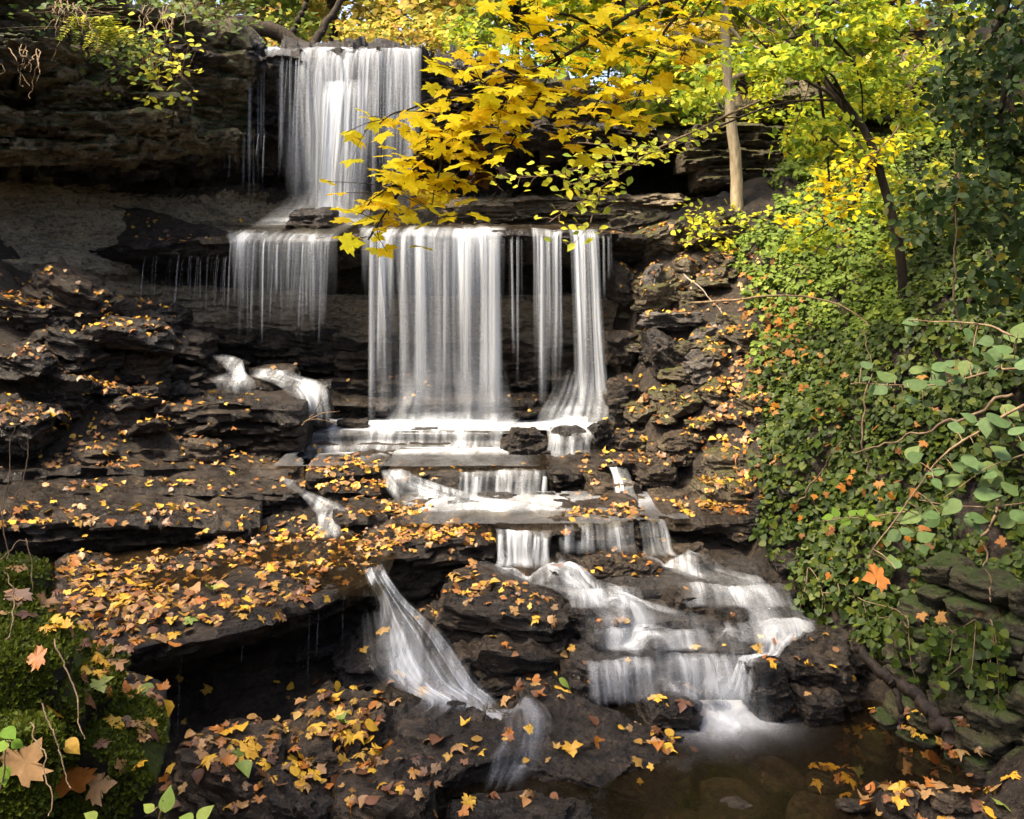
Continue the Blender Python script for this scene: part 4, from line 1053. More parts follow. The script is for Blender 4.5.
for lab, ds in (('sparse drips falling from the front edge of the big leafy shelf into the black hollow', ((184, 640, 730), (203, 640, 700), (223, 632, 690), (246, 626, 660))),
                ('faint drips at the back end of the big leafy shelf, beside the left lower cascade', ((303, 604, 660), (311, 600, 690), (320, 600, 650), (345, 592, 640)))):
    w = Water()
    for x, y0, y1 in ds:
        w.strand(x, y0, y1, 6.0 + (x - 180) / 190., 1.3, 0.30, 0, int(x))
    w.build('waterfall', lab)


# pools
def pool(label, rows, dens_rows, n=60, m=40, name='stream_water', smooth=0.006, z=None):
    w = Water()
    w.patch(rows, n, m, 1.0, 0.0, 0.02, 50, 0.001, 0.001)
    V = w.V[0].reshape(m, n, 3)
    if z is not None:
        V[..., 2] = z
    V[..., 2] += smooth * fbm(V * np.array([3, 2, 1]), 3, 9)
    t = np.linspace(0, 1, m)
    D = np.repeat(np.interp(t, *zip(*dens_rows))[:, None], n, 1)
    w.D[0] = D.reshape(-1)
    o = w.build(name, label, W_POOL, None)
    o['kind'] = 'structure'
    return o


def zpool(label, x0, x1, y0, y1, z, dens, carry=0):
    """level pool between two depths: widths in metres"""
    m, n = 70, 90
    t = np.linspace(0, 1, m)
    ys = y0 + (y1 - y0) * t
    X = np.array([np.linspace(x0, x1, n)] * m)
    Yg = np.repeat(ys[:, None], n, 1)
    V = np.stack([X, Yg, np.full_like(X, z) + 0.006 * fbm(np.stack([X * 3, Yg * 2, X * 0], -1), 3, 9)], -1)
    D = np.array([[dens(x, y) for x, y in zip(r1, r2)] for r1, r2 in zip(X, Yg)])
    w = Water()
    w.add(V, V[..., :2], D)
    if carry:
        ok = np.zeros((m, n), bool)
        for i in range(m):
            for j in range(n):
                h = drop(V[i, j, 0], V[i, j, 1], z + 0.5)
                ok[i, j] = h[0] is not None and h[0].z > z - carry
        ok = ok.reshape(-1)
        w.F[0] = w.F[0][ok[w.F[0]].all(1)]
    o = w.build('stream_water', label, W_POOL, None)
    o['kind'] = 'structure'


zpool('shallow pool under the curtain fall', -2.6, 1.1, 12.0, 10.62, -1.955, lambda x, y: 0.75 if (y < 11.5 and x > -2.0) else 0.3)
zpool('grey pool below the white steps', -2.3, 0.35, 10.3, 9.42, -2.075, lambda x, y: (0.10 + max(0, 0.6 - (10.2 - y) * 2.0)) * min(1, max(0, (0.3 - x) * 4)), 0.16)
zpool('pool between the two spills', -1.0, 1.5, 9.2, 8.12, -2.265, lambda x, y: (0.10 + max(0, 0.5 - abs(y - 8.9) * 1.1) * (1 if x < 0.5 else 0.35)) * min(1, max(0, (x + 1.0) * 3)), 0.16)
zpool('leaf covered shallow pool on the big shelf', -3.6, -0.9, 8.2, 6.7, -2.37, lambda x, y: 0.0)
zpool('clear brown pool at lower right', -0.2, 2.7, 6.75, 4.2, -3.10, lambda x, y: 1.0 * math.exp(-((x - 1.42 + 0.10 * (6.4 - y)) / 0.28) ** 2 - (max(0, 6.5 - y) / 0.24) ** 2))
zpool('dark water under the left cascade', -1.2, 0.2, 7.0, 5.6, -3.10, lambda x, y: 0.8 * math.exp(-((x + 0.25) / 0.3) ** 2 - ((y - 6.4) / 0.25) ** 2))
zpool('thin water on the broad ledge', -3.6, 1.1, 13.7, 11.7, 0.30, lambda x, y: 0.5 if -3.2 < x < -2.0 else 0.15)

# ------------------------------------------------------------------ leaves
MAPLE_R = [(0.03, 0.0), (0.22, -0.13), (0.42, -0.12), (0.36, 0.04), (0.64, 0.16), (0.55, 0.26), (0.72, 0.46), (0.50, 0.43), (0.40, 0.50), (0.27, 0.45), (0.31, 0.64), (0.20, 0.70), (0.0, 1.0)]


def maple_shape(curl=0.12, fold=0.1, seed=0, rag=0.035):
    r = np.random.default_rng(seed)
    R_ = np.array(MAPLE_R)
    Lf = R_[::-1][1:] * np.array([-1, 1])
    pts = np.vstack([R_, Lf]) * (1 + r.normal(0, rag, (len(R_) + len(Lf), 2)))
    pts[:, 1] -= 0.35
    ctr = np.array([[0.0, 0.0]])
    P2 = np.vstack([ctr, pts])
    rr = np.hypot(P2[:, 0], P2[:, 1])
    z = -curl * rr ** 2 + fold * np.abs(P2[:, 0]) + 0.05 * r.normal(0, 1, len(P2)) * rr
    n = len(pts)
    F = np.array([[0, 1 + i, 1 + (i + 1) % n] for i in range(n)])
    return np.column_stack([P2, z]) / 1.2, F


OV = (np.array([[0, 0, 0], [0.26, 0.25, 0.06], [0.30, 0.55, 0.07], [0, 1, -0.05], [-0.30, 0.55, 0.07], [-0.26, 0.25, 0.06], [0, 0.5, -0.01]], float) - np.array([0, 0.0, 0]),
      np.array([[0, 1, 6], [1, 2, 6], [2, 3, 6], [3, 4, 6], [4, 5, 6], [5, 0, 6]]))
def ovate(n=12):
    t = np.linspace(0, 1, n)[1:-1]
    wd = 0.36 * np.sin(np.pi * t ** 0.70) ** 0.9 * (1 - 0.5 * t ** 3)
    zc = -0.10 * t ** 2
    mid = np.column_stack([t * 0, t, zc])
    rt = np.column_stack([wd, t, zc + 0.006])
    lf = rt * np.array([-1, 1, 1])
    V = np.vstack([[[0, 0, 0]], [[0, 1, -0.10]], mid, rt, lf])
    m = len(t)
    F = []
    for side in (2 + m, 2 + 2 * m):
        for i in range(m - 1):
            q = [2 + i, 2 + i + 1, side + i + 1, side + i]
            T = [[q[0], q[1], q[2]], [q[0], q[2], q[3]]] + ([[0, 2, side], [2 + m - 1, 1, side + m - 1]] if i == 0 else [])
            F += T if side == 2 + m else [f[::-1] for f in T]
    return V, np.array(F)


OV2 = ovate()
DIA = (np.array([[0, 0, 0], [0.36, 0.45, 0.09], [0, 1, 0], [-0.36, 0.45, 0.09]], float), np.array([[0, 1, 2], [0, 2, 3]]))
PENT = (np.array([[0, 0, 0], [0.45, 0.12, 0.07], [0.40, 0.62, 0.05], [0, 1, -0.06], [-0.40, 0.62, 0.05], [-0.45, 0.12, 0.07]], float),
        np.array([[0, 1, 2], [0, 2, 3], [0, 3, 4], [0, 4, 5]]))
LANCE = (np.array([[0, 0, 0], [0.17, 0.35, 0.03], [0.14, 0.7, 0.0], [0, 1, -0.08], [-0.14, 0.7, 0.0], [-0.17, 0.35, 0.03]], float),
         np.array([[0, 1, 2], [0, 2, 3], [0, 3, 4], [0, 4, 5]]))
MAPLES = [maple_shape(0.15 + 0.1 * (k % 3), 0.08, k) for k in range(6)]


def unit(v):
    v = np.asarray(v, float)
    return v / (np.linalg.norm(v, axis=-1, keepdims=True) + 1e-9)


def leaf_cloud(pts, nor, dirs, size, shape):
    """many leaves as one (V,F): nor = leaf normal, dirs = tip direction"""
    S, F = shape
    z = unit(nor)
    y = dirs - (dirs * z).sum(-1, keepdims=True) * z
    y = unit(y)
    x = np.cross(y, z)
    s = np.broadcast_to(np.asarray(size, float), (len(pts),))[:, None, None]
    V = pts[:, None, :] + s * (S[None, :, 0, None] * x[:, None, :] + S[None, :, 1, None] * y[:, None, :] + S[None, :, 2, None] * z[:, None, :])
    n = len(S)
    FF = F[None] + (np.arange(len(pts)) * n)[:, None, None]
    return V.reshape(-1, 3), FF.reshape(-1, 3)


def merge(parts):
    Vs, Fs, o = [], [], 0
    for V, F in parts:
        Vs.append(V)
        Fs.append(F + o)
        o += len(V)
    return np.vstack(Vs), np.vstack(Fs)


def tube(pts, rad, sides=7, seg=None, seed=0, wob=0.0):
    c = np.array([(*p, r) for p, r in zip(pts, rad)], float)
    m = seg or max(6, 5 * len(pts))
    q = lerp_rows(c, np.linspace(0, 1, m))
    p, r = q[:, :3].copy(), np.maximum(q[:, 3], 0.0008)
    if wob:
        p += wob * np.stack([fbm(np.column_stack([np.linspace(0, m * 0.35, m), np.full(m, seed + k * 5.5), np.zeros(m)]), 3, seed + k) for k in range(3)], -1)
    t = unit(np.gradient(p, axis=0))
    ref = np.where(np.abs(t[:, 2:3]) > 0.9, np.array([[1.0, 0, 0]]), np.array([[0, 0, 1.0]]))
    a = unit(np.cross(t, ref))
    b = np.cross(t, a)
    th = np.linspace(0, 2 * np.pi, sides, endpoint=False)
    V = p[:, None, :] + r[:, None, None] * (np.cos(th)[None, :, None] * a[:, None, :] + np.sin(th)[None, :, None] * b[:, None, :])
    F = grid_faces(m, sides, True)
    V = V.reshape(-1, 3)
    # closing fan as quads (degenerate-free): add centre vertices
    tri = np.vstack([F[:, [0, 1, 2]], F[:, [0, 2, 3]]])
    c0, c1 = len(V), len(V) + 1
    V = np.vstack([V, p[0], p[-1]])
    i = np.arange(sides)
    j = (i + 1) % sides
    tri = np.vstack([tri, np.stack([j, i, np.full(sides, c0)], -1), np.stack([(m - 1) * sides + i, (m - 1) * sides + j, np.full(sides, c1)], -1)])
    return V, tri


def mesh_local(root, name, V, F, mat, smooth=True):
    """part of a thing whose Empty sits at root.location"""
    return link(name, mesh_np(name, np.asarray(V) - np.array(root.location), F, mat, smooth), root)


def rnd_dirs(n, r):
    return unit(r.normal(0, 1, (n, 3)))


# --- fallen leaves -------------------------------------------------
#   zone: (ellipse centre px, radii px, count, leaf size m)
ZONES = [
    (190, 585, 150, 42, 900), (110, 625, 75, 32, 380), (300, 560, 80, 22, 240),
    (250, 765, 120, 48, 260), (340, 700, 60, 20, 50), (400, 735, 60, 55, 75), (400, 800, 90, 25, 90), (500, 800, 60, 20, 25), (600, 760, 110, 45, 22), (665, 745, 30, 12, 40),
    (150, 465, 170, 6, 190), (180, 487, 140, 5, 90), (120, 512, 130, 6, 110), (60, 530, 70, 8, 90), (200, 448, 70, 5, 40), (60, 446, 80, 6, 60),
    (70, 330, 95, 50, 240), (60, 390, 90, 45, 210), (40, 440, 60, 18, 80), (150, 420, 60, 20, 60), (140, 330, 60, 25, 60),
    (340, 468, 45, 8, 130), (350, 490, 40, 9, 110), (380, 515, 55, 10, 200), (430, 538, 60, 9, 200), (380, 548, 30, 10, 80), (270, 535, 50, 12, 90),
    (625, 462, 60, 8, 170), (600, 487, 28, 14, 30), (612, 518, 50, 6, 130), (715, 512, 50, 6, 140), (725, 484, 30, 6, 70),
    (490, 590, 45, 8, 90), (455, 600, 30, 14, 60), (500, 638, 50, 8, 50), (540, 690, 40, 12, 40), (600, 570, 40, 10, 22), (640, 570, 20, 10, 14),
    (660, 290, 55, 50, 290), (690, 400, 60, 40, 190), (640, 260, 40, 30, 150), (720, 320, 40, 60, 260), (735, 380, 35, 30, 130), (768, 430, 22, 90, 150), (20, 330, 35, 70, 130), (10, 420, 30, 40, 80), (640, 430, 40, 30, 90), (720, 440, 40, 22, 120), (700, 265, 60, 40, 220),
    (480, 220, 60, 5, 60), (165, 238, 40, 5, 40), (220, 222, 30, 4, 20),
    (890, 775, 75, 26, 260), (840, 745, 40, 16, 60), (950, 790, 70, 30, 160), (130, 695, 40, 16, 90), (330, 735, 70, 35, 120), (200, 800, 90, 25, 90), (60, 780, 70, 40, 8),
    (700, 640, 90, 40, 14), (800, 660, 50, 30, 24), (240, 402, 60, 5, 16), (440, 470, 120, 8, 24), (560, 380, 90, 40, 30), (380, 380, 120, 30, 22),
]


def scatter():
    r = np.random.default_rng(5)
    out = []
    for cx, cy, rx, ry, n in ZONES:
        for _ in range(int(n * 0.78)):
            a, q = r.uniform(0, 2 * np.pi), np.sqrt(r.random())
            h = cam_hit(cx + rx * q * np.cos(a), cy + ry * q * np.sin(a))
            if h[0] is None or h[0].y > 16:
                continue
            p = h[0]
            if n > 60 and vnoise(np.array([p.x * 2.2, p.y * 2.2, 3.3])) < r.uniform(-1.1, 0.35):
                continue
            x, y = p.x + r.normal(0, .10), p.y + abs(r.normal(0, .16)) - 0.03
            h2 = drop(x, y, p.z + 0.30)
            if h2[0] is None:
                continue
            nn = h2[1]
            if nn.z < 0:
                nn = -nn
            if nn.z < 0.30 or abs(h2[0].z - p.z) > 0.35:
                continue
            out.append((np.array(h2[0]), np.array(nn), OWN[h2[2]]))
    return out


PTS = scatter()
rl = np.random.default_rng(8)
siz = np.clip(rl.lognormal(0, 0.30, len(PTS)), 0.45, 1.7) * np.array([np.interp(p[0][1], [5, 6.5, 8, 12], [0.074, 0.064, 0.054, 0.052]) for p in PTS])
shown = np.array([s / p[0][1] for s, p in zip(siz, PTS)])
order = np.argsort(-shown)
LSH = [maple_shape(0.02 + 0.12 * k, (-1) ** k * 0.05 * k, 30 + k, 0.06 + 0.03 * k) for k in range(6)]
LSH += [(OV2[0] * np.array([1.2, 1, 2.0]) - np.array([0, .5, 0]), OV2[1]), maple_shape(0.75, 0.45, 44, 0.12), maple_shape(-0.5, 0.35, 45, 0.10), (np.array(OV[0]) * np.array([1.4, 1, 3.0]) - np.array([0, .5, 0]), OV[1])]
LEAF_ME = {(c, k): mesh_np('fallen_leaf', *LSH[k], FALL[c]) for c in FALL for k in range(10)}
COLS = list(FALL)
litter = {k: ([], [], [], []) for k in range(10)}
for rank, i in enumerate(order):
    p, nn, own = PTS[i]
    nz = unit(nn + rl.normal(0, 0.28, 3) + np.array([0, -0.12, 0.2]))
    dr = rl.normal(0, 1, 3)
    lift = 0.008 + 0.022 * rl.random()
    if rank < 290:
        c = COLS[rl.choice(5, p=[0.34, 0.13, 0.26, 0.23, 0.04])]
        y = unit(dr - (dr @ nz) * nz)
        x = np.cross(y, nz)
        o = bpy.data.objects.new('fallen_leaf', LEAF_ME[(c, int(rl.integers(10)))])
        COL.objects.link(o)
        M = Matrix([(*row,) for row in np.column_stack([x, y, nz])]).to_4x4()
        o.matrix_world = Matrix.Translation(p + nz * lift) @ M @ Matrix.Scale(float(siz[i]), 4)
        host = SOLID[own][1]
        col = {'yellow': 'golden yellow', 'orange': 'rusty orange', 'brown': 'dark brown', 'tan': 'pale tan', 'green': 'greenish'}[c]
        tag(o, '%s fallen leaf lying on %s' % (col, host), 'leaf', 'fallen %s leaves on %s' % (col, host))
    else:
        L = litter[int(rl.integers(10))]
        L[0].append(p + nz * lift), L[1].append(nz), L[2].append(dr), L[3].append(siz[i])
parts = [leaf_cloud(np.array(L[0]), np.array(L[1]), np.array(L[2]), np.array(L[3]), LSH[k]) for k, L in litter.items()]
V, Fm = merge(parts)
tag(link('leaf_litter', mesh_np('leaf_litter', V, Fm, L_LITTER, False)), 'autumn leaf litter strewn over the ledges and banks', 'leaf litter', kind='stuff')


r = np.random.default_rng(505)
P_, N_ = [], []
for _ in range(16000):
    h = cam_hit(r.uniform(-30, 165), r.uniform(555, 830))
    if h[0] is None or 'moss' not in SOLID[OWN[h[2]]][1]:
        continue
    nv = np.array(h[1])
    q = np.array(h[0])
    nv = nv if nv @ q < 0 else -nv
    if vnoise(q * 5.0, 3) + 0.6 * nv[2] > -0.05:
        P_.append(q), N_.append(nv)
P_, N_ = np.array(P_), np.array(N_)
V, F = leaf_cloud(P_, unit(r.normal(0, 1, P_.shape)), unit(N_ + r.normal(0, .5, P_.shape) + np.array([0, 0, .3])), 0.022 * r.uniform(.5, 1.6, len(P_)), DIA)
tag(link('moss', mesh_np('moss', V, F, leaf_mat('moss_fuzz', [(0.06, 0.08, 0.006), (0.10, 0.12, 0.01), (0.04, 0.055, 0.006), (0.13, 0.14, 0.014)], 0.3), False)), 'green moss on the rocks of the lower left bank', 'moss', kind='stuff')

# --- near yellow maple branch --------------------------------------
def px_line(rows):
    return [P(*r) for r in rows]


def branch_thing(name, label, cat, twigs, leaf_n, size, mat, shape_list, seed, spread, nvec, wood, r0, part='leaves', dirv=None, off=0.0, jit=0.35, hang=0.35, t0=0.1):
    """a branch: stem mesh + foliage mesh strewn along its twigs"""
    r = np.random.default_rng(seed)
    lines = [px_line(t) for t in twigs]
    base = lines[0][0]
    root = thing(name, label, cat, base)
    tubes = []
    for k, ln in enumerate(lines):
        rr = r0 * (1 if k == 0 else 0.55)
        tubes.append(tube(ln, list(np.linspace(rr, rr * 0.25, len(ln))), 6, seed=seed + k, wob=0.012))
    LP = []
    wts = np.array([np.linalg.norm(np.diff(np.array(l), axis=0), axis=1).sum() for l in lines])
    wts /= wts.sum()
    bys = [[] for _ in shape_list]
    for k in range(leaf_n):
        ln = lines[r.choice(len(lines), p=wts)]
        q = lerp_rows(np.array(ln), np.array([r.uniform(t0, 1.0)]))[0]
        p = q + r.normal(0, 1, 3) * np.array(spread)
        p[2] -= off
        n = unit(np.array(nvec) + r.normal(0, jit, 3))
        d = unit(np.array([r.normal(0, .8), r.normal(0, .6), -hang]) + (np.array(dirv) if dirv is not None else 0))
        bys[r.integers(len(shape_list))].append((p, n, d, size * r.uniform(0.65, 1.2)))
        if k % 2 == 0:
            tubes.append(tube([q, (q + p) / 2 + np.array([0, 0, 0.01]), p], [0.0022, 0.0018, 0.0014], 4, 5))
    V, F = merge(tubes)
    mesh_local(root, 'stem', V, F, wood)
    ps = []
    for s, b in zip(shape_list, bys):
        if b:
            ps.append(leaf_cloud(np.array([x[0] for x in b]), np.array([x[1] for x in b]), np.array([x[2] for x in b]), np.array([x[3] for x in b]), s))
    V, F = merge(ps)
    mesh_local(root, part, V, F, mat)
    return root


twigs = [
    [(800, -60, 5.5), (720, -15, 5.2), (645, 8, 5.0), (560, 58, 4.85), (485, 92, 4.7), (442, 130, 4.6), (405, 185, 4.5), (368, 240, 4.42)],
    [(560, 58, 4.85), (535, 100, 4.8), (515, 140, 4.75), (500, 165, 4.7)],
    [(640, 12, 5.0), (615, 55, 4.95), (600, 100, 4.9), (570, 140, 4.85)],
    [(485, 92, 4.7), (440, 98, 4.6), (400, 112, 4.5), (365, 130, 4.45)],
    [(442, 130, 4.6), (440, 165, 4.55), (432, 205, 4.5)],
    [(690, -5, 5.1), (660, 40, 5.05), (645, 80, 5.0), (630, 115, 5.0)],
    [(560, 58, 4.85), (530, 35, 4.8), (495, 25, 4.75)],
    [(600, 32, 4.9), (570, 15, 4.9), (520, 12, 4.85), (560, -10, 4.9)],
    [(520, 75, 4.8), (480, 60, 4.7), (455, 75, 4.7)],
    [(405, 185, 4.5), (385, 190, 4.4), (360, 215, 4.4)],
    [(442, 130, 4.6), (410, 160, 4.5), (385, 180, 4.5)],
    [(720, -15, 5.2), (700, 20, 5.2), (680, 60, 5.15)],
    [(515, 75, 4.8), (500, 110, 4.75), (470, 130, 4.7)],
]
branch_thing('maple_branch', 'bright yellow maple branch reaching in front of the waterfalls from the top', 'branch', twigs, 560, 0.115, L_MAPLE, MAPLES, 61, (0.125, 0.14, 0.075), (0.05, -0.34, 0.9), B_DARK, 0.016, 'leaves', off=0.03, hang=0.55, jit=0.30)

# --- single-stem plants of the right side ---------------------------
branch_thing('green_branch', 'thin branch with small lime green leaves above the right end of the curtain fall', 'branch',
             [[(760, 100, 8.6), (700, 128, 8.4), (655, 150, 8.2), (620, 175, 8.1), (590, 195, 8.0), (550, 222, 7.9)],
              [(655, 150, 8.2), (620, 145, 8.1), (575, 143, 8.0)], [(640, 165, 8.15), (600, 163, 8.0), (555, 175, 7.9), (500, 178, 7.8)], [(620, 175, 8.1), (590, 178, 8.0), (560, 190, 7.9)], [(600, 190, 8.0), (590, 222, 7.9), (570, 250, 7.9)]],
             230, 0.085, L_LIME, [OV], 62, (0.10, 0.12, 0.06), (0.1, -0.5, 0.8), B_TWIG, 0.012)


def crown_tree(name, label, base, trunk_pts, trunk_r, clumps, n_leaf, leaf, mat, shape, seed, wood, cr=0.5, flatz=0.5, limbs=6, group=None, spread_dir=None, nvec=(0, -0.35, 0.8), cat='tree'):
    """trunk (with limbs) + crown of leaf clumps; clumps: list of (x,y,z,radius)"""
    r = np.random.default_rng(seed)
    root = thing(name, label, cat, base, group)
    tp = [np.array(p, float) for p in trunk_pts]
    tb = [tube(tp, list(np.linspace(trunk_r, trunk_r * 0.45, len(tp))), 9, 24, seed, trunk_r * 0.5)]
    cl = np.array(clumps, float)
    for k in range(min(limbs, len(cl))):
        c = cl[(k * 7) % len(cl)]
        s = lerp_rows(np.array(tp), np.array([r.uniform(0.35, 0.98)]))[0]
        mid = (s + c[:3]) / 2 + r.normal(0, 0.08, 3) * np.linalg.norm(c[:3] - s)
        tb.append(tube([s, mid, c[:3]], [trunk_r * 0.38, trunk_r * 0.22, trunk_r * 0.06], 6, 14, seed + k, trunk_r * 0.4))
    V, F = merge(tb)
    mesh_local(root, 'trunk', V, F, wood)
    w = cl[:, 3] ** 2
    idx = r.choice(len(cl), n_leaf, p=w / w.sum())
    c = cl[idx]
    d = rnd_dirs(n_leaf, r) * (r.random((n_leaf, 1)) ** 0.45)
    pts = c[:, :3] + d * c[:, 3:4] * np.array([1, 1, flatz])
    nn = unit(np.array(nvec) + r.normal(0, 0.5, (n_leaf, 3)))
    dd = unit(r.normal(0, 1, (n_leaf, 3)) + np.array([0, 0, -0.4]))
    V, F = leaf_cloud(pts, nn, dd, leaf * r.uniform(0.6, 1.3, n_leaf), shape)
    mesh_local(root, 'crown', V, F, mat, False)
    return root


def px_clumps(r, n, x0, x1, y0, y1, Y0, Y1, rad, dens=None):
    out = []
    while len(out) < n:
        px, py, Y = r.uniform(x0, x1), r.uniform(y0, y1), r.uniform(Y0, Y1)
        if dens and r.random() > dens(px, py):
            continue
        out.append((*P(px, py, Y), rad * r.uniform(0.6, 1.3)))
    return out


rc = np.random.default_rng(70)
b = P(738, 225, 12.4)
crown_tree('pale_tree', 'slender tree with a pale straight trunk and yellow leaves, right of the curtain fall', b,
           [P(742, 240, 12.4), P(738, 200, 12.4), P(735, 140, 12.4), P(729, 70, 12.4), P(722, 0, 12.4), P(716, -90, 12.4), P(712, -200, 12.5)], 0.088,
           px_clumps(rc, 46, 560, 830, -70, 120, 12.2, 13.6, 0.40, lambda x, y: 0.15 if 690 < x < 775 and y > 20 else 1.0), 3800, 0.13, L_YGREEN, PENT, 71, B_PALE, flatz=0.35, limbs=12)
b = P(905, 352, 9.0)
crown_tree('dark_sapling', 'leaning dark stemmed sapling growing out of the ivy, with layered yellow green leaves', b,
           [P(906, 360, 9.0), P(903, 300, 9.0), P(900, 250, 9.0), P(886, 185, 9.05), P(866, 130, 9.1), P(838, 100, 9.1), P(815, 60, 9.2), P(818, -10, 9.2), P(812, -80, 9.2)], 0.05,
           px_clumps(rc, 60, 690, 930, -50, 250, 8.2, 10.4, 0.30, lambda x, y: (1.0 if y < 70 or x > 780 else 0.25) if y < 150 else (0.4 if x > 790 else 0.0)), 4600, 0.085, L_YGREEN, OV, 72, B_DARK, flatz=0.3, limbs=14)
branch_thing('bare_branch', 'bare branch of the dark sapling stretching left across the pale trunk', 'branch',
             [[(845, 100, 9.1), (790, 102, 9.4), (740, 118, 9.7), (690, 140, 10.0), (640, 158, 10.2)], [(740, 118, 9.7), (700, 116, 9.8), (660, 100, 9.9)]],
             60, 0.08, L_LIME, [OV], 73, (0.08, 0.08, 0.04), (0.1, -0.5, 0.8), B_DARK, 0.016)
branch_thing('yellow_branch', 'drooping spray of yellow leaves in front of the dark sapling trunk', 'branch',
             [[(900, 125, 8.4), (880, 150, 8.3), (845, 185, 8.2), (800, 215, 8.1), (783, 226, 8.1)], [(880, 150, 8.3), (850, 165, 8.2), (810, 190, 8.2)], [(870, 170, 8.2), (850, 200, 8.2), (830, 215, 8.1)]],
             190, 0.08, L_MAPLE, [OV], 74, (0.08, 0.10, 0.05), (0.1, -0.5, 0.8), B_TWIG, 0.008)


# dark hanging foliage at the upper right
def dens_dark(x, y):
    e = 940 + 22 * math.sin(y * 0.05)
    return 1.0 if x > e + 20 else (0.35 if x > e - 20 else 0.0)


b = P(1075, 560, 6.6)
crown_tree('vine_draped_tree', 'dark glossy leaved tree draped with climbers, filling the upper right corner', b,
           [P(1075, 560, 6.6), P(1068, 300, 6.6), P(1050, 60, 6.7), P(1045, -120, 6.7)], 0.09,
           px_clumps(rc, 105, 900, 1120, -70, 300, 5.9, 7.6, 0.20, dens_dark), 6500, 0.07, L_DARK, OV, 75, B_DARK, flatz=1.0, limbs=16, nvec=(-0.35, -0.6, 0.45))

